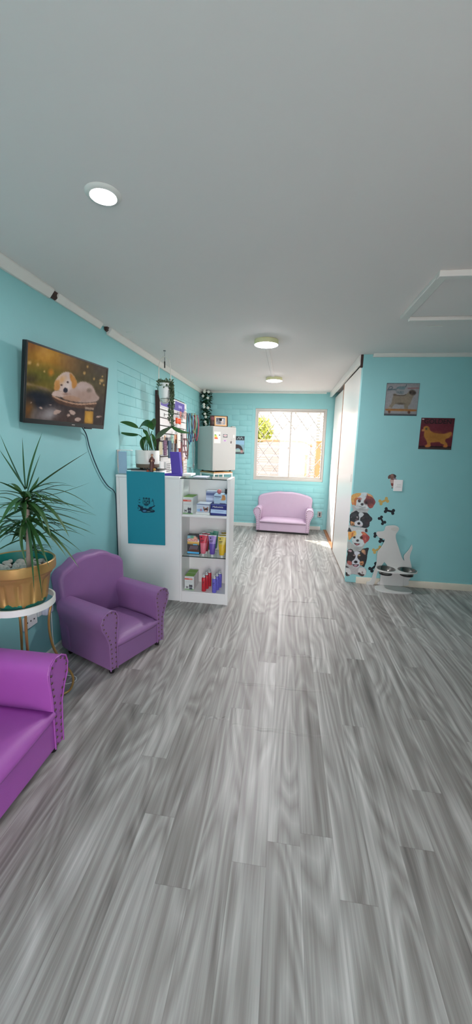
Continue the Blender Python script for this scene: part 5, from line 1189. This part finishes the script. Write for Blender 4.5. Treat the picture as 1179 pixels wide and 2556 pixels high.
p.poly([(90, 85), (600, 90), (600, 100), (90, 100)], (52, 66, 70), 5, False).ell(300, 330, 240, 200, (134, 134, 136), 0, .7, .8).poly([(50, 545), (540, 560), (530, 590), (40, 575)], (56, 66, 70), 5, False).line([(110, 190), (140, 145), (180, 150), (170, 175), (120, 180)], 9, (58, 76, 84), 4).line([(110, 185), (240, 180), (270, 150), (370, 150), (390, 115)], 10, (58, 80, 86), 4).poly([(240, 160), (300, 145), (370, 145), (360, 185), (300, 190)], (84, 108, 112), 6, True, .8)
p.line([(105, 200), (200, 190), (240, 205)], 12, (74, 92, 96), 5, .7).poly([(240, 210), (345, 208), (335, 258), (250, 250)], (92, 106, 108), 8, True, .7).line([(260, 225), (285, 245), (300, 220), (320, 245)], 6, (70, 84, 90), 3).line([(415, 172), (570, 170)], 16, (122, 88, 90), 5).line([(420, 130), (560, 130)], 5, (104, 104, 106), 3, .7)
p.poly([(195, 270), (240, 268), (330, 272), (390, 255), (430, 210), (470, 196), (515, 215), (520, 250), (490, 290), (465, 340), (440, 400), (410, 440), (405, 475), (355, 478), (345, 410), (300, 412), (230, 398), (180, 440), (160, 470), (110, 470), (130, 430), (160, 390), (175, 330)], (112, 104, 90), 6).ell(480, 235, 42, 38, (62, 54, 48), 20, .4).ell(445, 235, 14, 22, (44, 38, 34), 0, .4).ell(505, 240, 22, 22, (50, 44, 40), 0, .4).line([(195, 268), (330, 278), (380, 264)], 12, (60, 52, 44), 5, .8).ell(215, 265, 24, 14, (84, 74, 60), 0, .5).ell(380, 350, 60, 60, (122, 112, 96), 0, .6, .7).ell(300, 400, 60, 14, (74, 66, 56), 0, .6, .8).ell(130, 460, 26, 14, (134, 124, 116), 0, .5)
p.line([(80, 487), (300, 490), (520, 500)], 26, (132, 90, 50), 5).line([(90, 500), (510, 512)], 8, (150, 106, 44), 3).ell(125, 520, 18, 22, (88, 60, 46), 0, .4).ell(420, 528, 20, 22, (80, 52, 40), 0, .4)
p.grain(5, 30)
tin_poster('tin_poster', 'white tin poster of a pug standing on a skateboard', ((103, 92), (588, 100), (530, 580), (50, 570)), RY - .003, p, 1.35, cp)
p = Paint(540, 580, 1120, 1100, 170, 160, bg=(82, 30, 40))
p.ell(820, 830, 300, 200, (94, 34, 44), 0, .8, .8).poly([(600, 595), (1115, 615), (1110, 700), (600, 690)], (78, 34, 42), 8, False).poly([(545, 1035), (1050, 1055), (1040, 1095), (545, 1075)], (58, 50, 48), 5, False).line([(560, 1025), (1050, 1048)], 22, (36, 16, 20), 5)
p.poly([(605, 790), (630, 765), (640, 735), (680, 722), (715, 740), (735, 790), (800, 830), (900, 845), (980, 840), (1040, 820), (1055, 850), (1010, 905), (965, 925), (955, 960), (985, 1000), (975, 1045), (925, 1040), (935, 1010), (890, 990), (860, 965), (780, 970), (735, 975), (735, 1025), (690, 1038), (655, 1030), (685, 990), (670, 930), (640, 870), (645, 800), (620, 802)], (150, 104, 46), 6)
p.ell(690, 765, 30, 32, (128, 92, 40), 0, .5, .8).ell(676, 765, 14, 14, (54, 60, 44), 0, .4).ell(630, 785, 22, 14, (160, 104, 70), 20, .5).ell(800, 890, 110, 60, (134, 90, 38), 0, .7, .8).ell(1005, 865, 42, 36, (160, 112, 52), -20, .6, .8).ell(690, 1020, 36, 18, (166, 100, 52), 0, .5).ell(955, 1030, 30, 18, (170, 98, 48), 0, .5).line([(1050, 830), (1055, 880)], 12, (160, 90, 70), 5, .7)
p.poly([(618, 612), (648, 613), (646, 626), (617, 625)], (190, 186, 186), 2, False); p.grain(4, 30)
gp = tin_poster('tin_poster', 'dark red tin poster of a golden dog lettered GOLDEN', ((611, 598), (1105, 620), (1036, 1085), (555, 1060)), RY - .003, p, 1.35, cp)
g0 = Vector(gp.location)
text_ob('lettering', 'GOLDEN', .062, mat('dark_maroon_lettering', rgb(22, 12, 16), .6), gp, (g0.x, RY - .0046, g0.z + .114), (1, 0, 0), (0, 0, 1))
# far wall poster half hidden by the fridge
fp = thing('tin_poster', 'dark framed poster of a black dog on the far wall beside the fridge', 'poster', (-.878, FY - .004, 1.416))
bm = bmesh.new(); box(bm, -.152, .152, -.004, .003, -.15, .15); ob('tin_plate', bm, m_dark, fp, bevel=.001)
p = Paint(0, 0, 100, 100, 90, 90, bg=(126, 164, 176)); p.poly([(0, 0), (100, 0), (100, 22), (0, 22)], (48, 58, 64), 1, False).line([(60, 16), (68, 5), (74, 16), (82, 5), (90, 16)], 4, (150, 166, 168), 1.5).line([(10, 10), (45, 10)], 8, (130, 146, 150), 2).poly([(0, 24), (100, 24), (100, 48), (0, 46)], (140, 180, 204), 2, False).poly([(0, 76), (100, 76), (100, 90), (0, 90)], (150, 176, 168), 2, False).poly([(0, 90), (100, 90), (100, 100), (0, 100)], (52, 60, 64), 1, False).line([(0, 94), (100, 95)], 2, (140, 150, 150), 1)
p.poly([(8, 60), (30, 48), (60, 47), (76, 52), (86, 62), (94, 84), (84, 90), (78, 76), (66, 68), (48, 74), (40, 90), (30, 90), (26, 72), (10, 74)], (56, 50, 52), 2).ell(86, 86, 7, 8, (180, 140, 136), 20, .5).ell(12, 56, 12, 10, (50, 46, 48), 0, .3).line([(1, 1), (99, 1), (99, 99), (1, 99), (1, 1)], 3, (44, 54, 60), 1)
p.mesh('printed_face', flat_map(0, 0, 100, 100, (-.878, FY - .0086, 1.416), (1, 0, 0), (0, 0, 1), .30, .296), m_print, fp, 1.25)

DG = 1.35
# --- puppy decals; drawn in crops magnified 13.1x
def decal(name, label, art, crop, gain=DG, Y=RY - .0004, cat='wall decal', group=None):
    m_ = crop_map(crop[0], crop[1], crop[2], (0, Y, 0), (0, 1, 0)); o = art.mesh(name, m_, m_decal, None, gain)
    return T(o, label, cat, group)
k9 = 90 / 1179.0
ca = (860, 1220, k9); cb_ = (860, 1310, k9)
W = (190, 196, 198)
p = Paint(150, 110, 1060, 820, 150, 118, bg=W, alpha=0)
p.poly([(240, 560), (340, 580), (420, 660), (700, 660), (820, 660), (760, 760), (780, 800), (440, 810), (200, 790), (300, 690)], (158, 164, 164), 8, rough=10).poly([(480, 200), (560, 130), (740, 130), (800, 220), (800, 480), (760, 640), (640, 680), (480, 660), (360, 600), (350, 430)], (186, 194, 194), 8)
p.ell(400, 560, 80, 60, (170, 176, 176), 0, .6, .8).ell(640, 200, 90, 80, (176, 192, 194), 0, .6, .8)
p.poly([(225, 400), (245, 220), (370, 150), (460, 130), (555, 150), (500, 250), (420, 290), (370, 370), (340, 470), (330, 520), (250, 530)], (192, 148, 86), 10, rough=8).poly([(330, 330), (420, 290), (470, 310), (400, 380), (390, 470), (370, 550), (330, 520)], (172, 104, 62), 10).poly([(240, 430), (300, 450), (330, 520), (260, 530)], (190, 118, 84), 10, True, .8).ell(500, 330, 60, 40, (150, 92, 86), 0, .6)
p.poly([(750, 150), (880, 200), (980, 320), (1025, 450), (960, 560), (850, 640), (760, 560), (740, 500), (660, 480), (660, 380), (720, 280)], (110, 60, 62), 10, rough=12).poly([(750, 150), (880, 200), (960, 310), (880, 260), (780, 230)], (196, 156, 110), 10, True, .9).ell(880, 560, 80, 70, (142, 78, 66), 40, .6).ell(720, 440, 70, 70, (66, 46, 48), 0, .6).ell(830, 420, 90, 100, (78, 52, 56), 0, .7, .8).ell(800, 290, 90, 40, (136, 68, 60), 20, .6, .8)
p.ell(492, 400, 46, 44, (48, 38, 40), 0, .35).ell(505, 385, 9, 9, (170, 160, 160), 0, .5).ell(725, 460, 32, 36, (40, 32, 34), 0, .4).ell(585, 508, 46, 40, (46, 46, 48), 0, .35).line([(480, 575), (560, 590), (600, 605), (690, 600)], 15, (104, 110, 112), 8).ell(560, 660, 110, 40, (120, 124, 124), 0, .6, .7).grain(7, 30)
decal('puppy_decal', 'topmost puppy decal, white face with orange and brown ears', p, ca, group=None)
p = Paint(100, 700, 940, 1420, 140, 120, bg=(40, 42, 46), alpha=0)
p.poly([(160, 1180), (320, 1240), (560, 1260), (720, 1290), (745, 1420), (140, 1420), (140, 1300)], (176, 180, 180), 8).poly([(140, 1280), (190, 1300), (240, 1420), (135, 1420)], (50, 52, 54), 8).poly([(680, 1330), (745, 1310), (750, 1420), (690, 1420)], (44, 46, 48), 8)
p.poly([(185, 850), (260, 770), (400, 725), (480, 770), (640, 770), (740, 790), (840, 870), (910, 950), (880, 1060), (790, 1130), (820, 1180), (780, 1250), (700, 1285), (560, 1260), (400, 1230), (240, 1200), (175, 1120), (170, 960)], (40, 44, 48), 8, rough=14).ell(320, 860, 90, 60, (62, 64, 68), 0, .6, .7).ell(760, 1120, 90, 90, (58, 46, 52), 0, .7, .8)
p.poly([(480, 800), (560, 770), (640, 830), (600, 900), (530, 950), (510, 1040), (480, 1030), (490, 940), (470, 880)], (178, 184, 186), 8).poly([(330, 1100), (400, 1050), (480, 1030), (560, 1070), (610, 1150), (570, 1230), (460, 1240), (350, 1210)], (184, 190, 194), 10).poly([(210, 1060), (280, 1080), (330, 1110), (320, 1190), (240, 1200), (205, 1160)], (186, 136, 92), 10).ell(270, 1160, 40, 22, (96, 66, 50), 0, .6)
p.ell(425, 930, 32, 26, (150, 138, 138), 30, .5).ell(410, 1000, 44, 34, (70, 62, 66), 0, .4).ell(390, 1025, 42, 10, (120, 112, 116), 10, .5).ell(620, 960, 40, 16, (78, 62, 62), -20, .6).ell(230, 930, 30, 12, (88, 90, 92), -20, .6).ell(475, 1135, 46, 42, (26, 26, 28), 0, .3).line([(330, 1210), (440, 1225), (570, 1255)], 10, (96, 98, 100), 6).ell(540, 1200, 50, 26, (178, 160, 164), 0, .6, .7).grain(6, 30)
decal('puppy_decal', 'second puppy decal from the top, black head with white muzzle', p, ca, Y=RY - .0006)
p = Paint(80, 150, 860, 900, 130, 125, bg=W, alpha=0)
p.poly([(120, 520), (300, 640), (600, 640), (720, 560), (640, 720), (600, 800), (500, 880), (320, 880), (220, 800), (100, 790)], (160, 166, 162), 8, rough=10).poly([(340, 240), (420, 170), (580, 180), (680, 260), (680, 420), (680, 560), (600, 680), (460, 720), (320, 660), (250, 540), (290, 400)], (184, 194, 194), 8).ell(470, 230, 90, 70, (178, 196, 194), 0, .6, .8)
p.poly([(130, 245), (220, 235), (320, 190), (370, 210), (380, 320), (290, 390), (230, 400), (190, 470), (140, 510)], (206, 150, 80), 9, rough=8).poly([(240, 280), (300, 260), (270, 380), (220, 460), (170, 490), (230, 400)], (170, 98, 62), 8, True, .8).ell(350, 300, 40, 70, (204, 174, 104), 10, .6, .8)
p.poly([(560, 240), (660, 240), (740, 300), (830, 400), (800, 500), (730, 570), (660, 610), (620, 500), (560, 460), (540, 370), (600, 310)], (150, 68, 66), 9, rough=9).ell(650, 290, 70, 44, (196, 116, 76), 20, .6, .9).ell(690, 480, 30, 80, (178, 104, 92), 10, .6, .7).ell(770, 420, 44, 80, (136, 62, 64), 0, .6, .8)
p.ell(330, 408, 40, 34, (58, 44, 34), 0, .35).ell(560, 420, 46, 46, (62, 46, 34), 0, .4).ell(435, 515, 44, 38, (48, 48, 52), 0, .35).poly([(320, 590), (430, 610), (510, 615), (470, 660), (410, 675), (350, 640)], (78, 46, 48), 7).ell(420, 645, 46, 22, (168, 104, 106), 0, .5).line([(250, 530), (300, 590), (330, 640), (420, 695)], 12, (130, 142, 136), 7, .8).ell(420, 780, 100, 60, (130, 136, 136), 0, .7, .7).grain(7, 30)
decal('puppy_decal', 'third puppy decal from the top, white smiling face and orange ears', p, cb_, Y=RY - .0008)
p = Paint(20, 730, 830, 1700, 130, 155, bg=(40, 42, 46), alpha=0)
p.poly([(60, 1250), (200, 1300), (600, 1380), (700, 1440), (720, 1560), (660, 1660), (560, 1680), (430, 1640), (220, 1620), (160, 1670), (50, 1660), (40, 1480)], (160, 160, 160), 8, rough=10)
p.poly([(85, 850), (130, 800), (250, 800), (330, 890), (420, 860), (520, 870), (600, 790), (760, 755), (800, 790), (760, 930), (745, 1060), (715, 1200), (690, 1290), (640, 1380), (500, 1330), (200, 1300), (80, 1240), (75, 1100), (100, 960)], (42, 40, 42), 8, rough=14)
p.poly([(120, 850), (170, 815), (250, 850), (210, 890)], (172, 144, 152), 8).poly([(560, 850), (620, 810), (680, 830), (700, 900), (690, 980), (620, 940)], (150, 110, 92), 10).ell(610, 860, 50, 50, (186, 150, 104), 0, .6, .8)
p.poly([(330, 880), (420, 862), (510, 900), (500, 950), (440, 990), (440, 1100), (510, 1180), (520, 1300), (440, 1400), (360, 1410), (270, 1320), (250, 1200), (330, 1120), (370, 1020), (330, 950)], (184, 188, 194), 8).ell(320, 1000, 34, 24, (150, 128, 124), 0, .5).ell(490, 1000, 40, 30, (172, 146, 110), 0, .5).poly([(110, 1180), (180, 1180), (240, 1220), (240, 1310), (160, 1310), (90, 1240)], (150, 88, 82), 10).poly([(510, 1210), (620, 1190), (630, 1280), (560, 1330), (510, 1290)], (176, 128, 90), 10).ell(560, 1270, 40, 22, (112, 74, 52), 0, .6)
p.ell(310, 1050, 46, 30, (30, 24, 26), 15, .4).ell(480, 1050, 48, 26, (58, 40, 30), -10, .4).ell(375, 1215, 56, 44, (22, 22, 26), 0, .3).poly([(270, 1290), (370, 1300), (475, 1295), (440, 1360), (370, 1385), (300, 1350)], (48, 28, 34), 6).ell(370, 1340, 66, 26, (182, 142, 152), 0, .5).ell(370, 1395, 76, 14, (176, 176, 178), 0, .5)
p.poly([(40, 1430), (110, 1420), (200, 1480), (220, 1600), (150, 1660), (60, 1600)], (186, 188, 186), 10).poly([(470, 1440), (560, 1390), (660, 1420), (710, 1540), (690, 1640), (600, 1670), (460, 1600)], (186, 188, 186), 10).poly([(45, 1550), (100, 1570), (110, 1610), (180, 1650), (60, 1665)], (48, 44, 44), 8).poly([(440, 1590), (500, 1560), (560, 1610), (650, 1620), (640, 1660), (560, 1680)], (56, 48, 46), 9).poly([(50, 1340), (140, 1380), (130, 1400), (50, 1390)], (54, 54, 56), 8).ell(590, 1560, 22, 36, (120, 108, 106), 0, .6).grain(6, 30)
decal('puppy_decal', 'lowest puppy decal, black and white with open mouth and paws', p, cb_, Y=RY - .0010)
p = Paint(240, 170, 640, 740, 70, 100, bg=(110, 80, 74), alpha=0)
p.poly([(360, 400), (500, 390), (490, 540), (470, 640), (465, 710), (410, 720), (420, 660), (380, 520)], (172, 150, 144), 8).poly([(385, 545), (470, 540), (470, 620), (420, 640)], (110, 54, 48), 8).ell(432, 708, 26, 16, (40, 46, 54), 0, .4).poly([(350, 240), (440, 190), (540, 220), (580, 260), (560, 340), (490, 410), (400, 400), (350, 330)], (112, 84, 76), 8).poly([(280, 300), (330, 230), (390, 230), (380, 310), (340, 370), (295, 370)], (88, 66, 60), 8).poly([(480, 200), (560, 230), (585, 280), (540, 350), (510, 300)], (52, 52, 58), 8).ell(430, 250, 50, 36, (130, 98, 90), 0, .6).poly([(480, 350), (560, 350), (600, 390), (580, 415), (490, 400)], (120, 112, 122), 8)
decal('dachshund_decal', 'small brown dachshund decal peeking left of the white switch', p, (950, 1170, 80 / 1179.0), Y=RY - .0004)
# --- bone decals
def bone(name, lab, cx, cy, L, w, ang_, col):
    k = 339 / 1179.0; p = Paint(cx - L, cy - L, cx + L, cy + L, 70, 70, bg=col, alpha=0); a = math.radians(ang_); c, s = math.cos(a), math.sin(a); h = L * .5
    f = lambda u, v: (cx + u * c - v * s, cy + u * s + v * c)
    p.poly([f(-h * .8, -w * .3), f(h * .8, -w * .3), f(h * .8, w * .3), f(-h * .8, w * .3)], col, .8, False)
    for u in (-h * .8, h * .8):
        for v in (-w * .42, w * .42):
            x, y = f(u, v); p.ell(x, y, w * .46, w * .46, col, 0, .1)
    return decal(name, lab, p, (840, 1160, k), 1.0, RY - .0004, 'wall decal')
yl, bk = (196, 168, 96), (22, 34, 40)
bone('bone_decal', 'upper yellow bone decal right of the topmost puppy', 412, 316, 76, 30, -22, yl)
bone('bone_decal', 'black bone decal right of and below the upper yellow bone', 462, 402, 82, 30, 14, bk)
bone('bone_decal', 'black bone decal just above the dog shaped board, tilted', 397, 483, 66, 28, 58, bk)
bone('bone_decal', 'black bone decal half hidden by the dog board muzzle', 366, 612, 76, 28, 4, bk)
bone('bone_decal', 'black bone decal half hidden by the dog board chin', 412, 664, 74, 30, 20, bk)
bone('bone_decal', 'lower yellow bone decal half hidden by the dog board chest', 356, 738, 76, 28, -24, yl)
bone('bone_decal', 'black bone decal lowest, half hidden by the dog board leg', 326, 890, 84, 32, -40, bk)
# --- switch
sw_ = thing('light_switch', 'white double light switch on the right wall beside the dachshund decal', 'light switch', (1.126, RY, 1.052))
bm = bmesh.new(); box(bm, -.043, .043, -.009, 0, -.057, .057); ob('plate', bm, m_white, sw_, bevel=.003)
for x, z in ((.006, .010), (.0, -.008)):
    bm = bmesh.new(); box(bm, x - .020, x + .020, -.0125, -.009, z - .006, z + .006); ob('rocker', bm, m_card, sw_, bevel=.001)
ol = thing('wall_outlet', 'small grey outlet low on the far wall right of the loveseat', 'outlet', (.615, FY, .275))
bm = bmesh.new(); box(bm, -.035, .035, -.012, 0, -.05, .05); ob('plate', bm, mat('grey_outlet', rgb(170, 168, 164), .5), ol, bevel=.003)
bm = bmesh.new(); box(bm, -.012, .012, -.0135, -.012, -.03, .03); ob('socket_slot', bm, m_dark, ol)

# ================================================================== DOG BOWL STAND
ks = 150 / 1179.0
BY = RY - .033
m_board = mat('painted_board', rgb(206, 208, 204), .5, var=.02)
bs_ = thing('dog_bowl_stand', 'white dog shaped board stand with oval tray and base by the right wall', 'bowl stand', (1.14, BY, 0))
dogp = [(430, 185), (560, 166), (640, 182), (678, 220), (670, 265), (622, 335), (615, 400), (632, 480), (665, 575), (700, 690), (745, 815), (787, 862), (775, 790), (795, 735), (870, 655), (932, 545), (945, 610), (905, 715), (890, 800), (905, 880), (925, 980), (922, 1100), (905, 1200), (870, 1240), (835, 1345), (480, 1340), (275, 1330), (255, 1297), (330, 1262), (462, 1278), (400, 1150), (415, 1020), (445, 955), (390, 883), (345, 945), (262, 1070), (205, 1280), (165, 1335), (100, 1350), (45, 1330), (48, 1275), (125, 1240), (215, 990), (240, 900), (248, 780), (265, 680), (330, 600), (385, 510), (398, 440), (345, 425), (290, 405), (245, 360), (235, 325), (265, 290), (375, 280), (405, 235)]
sharp = {11, 15, 33, 29}
P2 = []
n = len(dogp)
for i in range(n):
    a, b = Vector(dogp[i]), Vector(dogp[(i + 1) % n]); a0, b0 = Vector(dogp[i - 1]), Vector(dogp[(i + 2) % n])
    for s in range(4):
        t = s / 4; t1 = (b - a0) * .5 * (0 if i in sharp else 1); t2 = (b0 - a) * .5 * (0 if (i + 1) % n in sharp else 1)
        P2.append((2 * t ** 3 - 3 * t * t + 1) * a + (t ** 3 - 2 * t * t + t) * t1 + (-2 * t ** 3 + 3 * t * t) * b + (t ** 3 - t * t) * t2)
loc = [onY(910 + q.x * ks, 1290 + q.y * ks, BY) for q in P2]
bm = bmesh.new(); prism(bm, [(v.x - 1.14, max(v.z, .0)) for v in loc], lambda a, b, d: (a, d, b), -.006, .006); ob('dog_silhouette', bm, m_board, bs_, bevel=.0015)
ear = [onY(910 + x * ks, 1290 + y * ks, BY) for x, y in ((530, 215), (600, 200), (655, 215), (640, 255), (590, 270), (535, 250))]
bm = bmesh.new(); prism(bm, [(q.x, q.y) for q in spl([(v.x - 1.14, v.z) for v in ear], 4)], lambda a, b, d: (a, d, b), -.009, -.006); ob('ear_piece', bm, mat('ear_grey', rgb(196, 198, 192), .5), bs_, bevel=.001)
def oval(cx, cy, a, b, n=48, pw=2.6):
    out = []
    for i in range(n):
        t = 2 * PI * i / n; c, s = math.cos(t), math.sin(t); out.append((cx + a * math.copysign(abs(c) ** (2 / pw), c), cy + b * math.copysign(abs(s) ** (2 / pw), s)))
    return out
bm = bmesh.new(); prism(bm, oval(0.0, -.115, .178, .100), lambda a, b, d: (a, b, d), 0, .014); ob('base', bm, m_board, bs_, bevel=.002)
from mathutils.geometry import tessellate_polygon
outer = [Vector((x, y, 0)) for x, y in oval(.012, -.107, .198, .100)]
rims = [[Vector((cx + .0835 * math.cos(2 * PI * i / 40), -.107 + .0835 * math.sin(2 * PI * i / 40), 0)) for i in range(40)] for cx in (1.052 - 1.14, 1.255 - 1.14)]
allp = outer + rims[0] + rims[1]; tri = tessellate_polygon([outer] + rims)
bm = bmesh.new(); up = [bm.verts.new((p.x, p.y, .220)) for p in allp]; dn_ = [bm.verts.new((p.x, p.y, .206)) for p in allp]
for t in tri:
    bm.faces.new([up[i] for i in t]); bm.faces.new([dn_[i] for i in t[::-1]])
k0 = 0
for ring in (outer, rims[0], rims[1]):
    m_ = len(ring)
    for i in range(m_): a, b = k0 + i, k0 + (i + 1) % m_; bm.faces.new((dn_[a], dn_[b], up[b], up[a]))
    k0 += m_
ob('tray', bm, m_board, bs_)
bm = bmesh.new(); box(bm, -.11, .12, -.024, -.010, .0145, .2055); ob('support_block', bm, m_board, bs_, bevel=.003)
for x, lab in ((1.052, 'left stainless steel bowl in the tray of the dog stand'), (1.255, 'right stainless steel bowl in the tray of the dog stand')):
    b = thing('dog_bowl', lab, 'bowl', (x, BY - .107, .1675), 0, 'steel bowls in the dog bowl stand')
    bm = bmesh.new(); lathe(bm, [(0, 0), (.052, 0), (.062, .006), (.078, .050), (.080, .0530), (.088, .0531), (.089, .0555), (.085, .0570), (.077, .0555), (.060, .010), (.050, .004), (0, .004)], n=48); ob('bowl_shell', bm, m_steel, b, angle=60)
    bm = bmesh.new(); lathe(bm, [(.058, -.004), (.063, -.002), (.064, .012), (.060, .010)], n=40); ob('rubber_base', bm, m_black, b)

# ================================================================== CEILING LIGHTS
LS = 1.0
m_lamp = emit('lamp_diffuser', (1, .945, .97, 1), LAMP)
m_lampside = mat('lamp_body_cream', rgb(226, 226, 176), .45)
rl = thing('recessed_light', 'round recessed ceiling light with white rim near the television', 'ceiling light', (-.717, 1.474, CZ))
bm = bmesh.new(); lathe(bm, [(.044, -.004), (.048, -.010), (.060, -.008), (.066, -.001), (.066, 0), (.044, 0), (.044, -.004)], n=48); ob('rim', bm, m_whitepaint, rl)
bm = bmesh.new(); lathe(bm, [(0, -.0045), (.0445, -.0045), (.0445, -.002), (0, -.002)], n=40); ob('diffuser', bm, emit('recessed_diffuser', (1, .945, .97, 1), LAMP * 1.0), rl)
for x, y, r, lab in ((-.219, 3.405, .103, 'nearer round surface ceiling light of the two over the aisle'), (-.211, 5.18, .106, 'farther round surface ceiling light of the two over the aisle')):
    t = thing('surface_light', lab, 'ceiling light', (x, y, CZ), 0, 'round surface lights over the aisle')
    bm = bmesh.new(); lathe(bm, [(0, 0), (r * .96, 0), (r * 1.0, -.004), (r, -.036), (r * .985, -.040), (r * .97, -.040), (r * .97, -.034), (0, -.034)], n=56); ob('housing', bm, m_lampside, t)
    bm = bmesh.new(); lathe(bm, [(0, -.0435), (r * .90, -.0435), (r * .965, -.040), (r * .965, -.036), (0, -.036)], n=56); ob('diffuser', bm, m_lamp, t)
bm = bmesh.new()
prism(bm, [(-.020, 0), (-.016, -.010), (.016, -.010), (.020, 0)], lambda a, b, d: (-.225 + a + .0 * d, d, CZ + b), 3.53, 5.06)
T(ob('cable_raceway', bm, m_ceil, bevel=.002), 'white cable raceway on the ceiling joining the two aisle lights', 'cable raceway')

# ================================================================== LIGHT, SKY, RENDER LOOK
w = bpy.data.worlds.new('world'); S.world = w; w.use_nodes = True; nt = w.node_tree; nt.nodes.clear()
o = nt.nodes.new('ShaderNodeOutputWorld'); b = nt.nodes.new('ShaderNodeBackground')
b.inputs['Color'].default_value = (1.05, .94, .99, 1); b.inputs['Strength'].default_value = SKY
nt.links.new(b.outputs[0], o.inputs[0])
ld = bpy.data.lights.new('sun', 'SUN'); ld.energy = SUN; ld.angle = math.radians(1.0); ld.color = (1.0, .95, .86)
so_ = bpy.data.objects.new('sun', ld); COL.objects.link(so_); so_.rotation_euler = Vector((1.0, -1.05, -1.15)).to_track_quat('-Z', 'Y').to_euler(); so_.location = (-6, 14, 9)
def portal(name, loc, rot, sx, sy):
    l = bpy.data.lights.new(name, 'AREA'); l.shape = 'RECTANGLE'; l.size = sx; l.size_y = sy; l.cycles.is_portal = True
    p_ = bpy.data.objects.new(name, l); COL.objects.link(p_); p_.location = loc; p_.rotation_euler = rot; return p_
portal('window_portal', ((WX0 + WX1) / 2, FY + .135, (WZ0 + WZ1) / 2), (-PI / 2, 0, 0), WX1 - WX0, WZ1 - WZ0)
portal('entrance_portal', ((DX0 + DX1) / 2, -1.605, DZ / 2), (PI / 2, 0, 0), DX1 - DX0, DZ)
vs = S.view_settings; vs.view_transform = 'Standard'; vs.look = 'None'; vs.gamma = 1.0; vs.use_curve_mapping = False; vs.exposure = EXPO
S.cycles.max_bounces = 10; S.cycles.diffuse_bounces = 6; S.cycles.transparent_max_bounces = 16; S.cycles.sample_clamp_indirect = 6.0
S.cycles.use_denoising = True
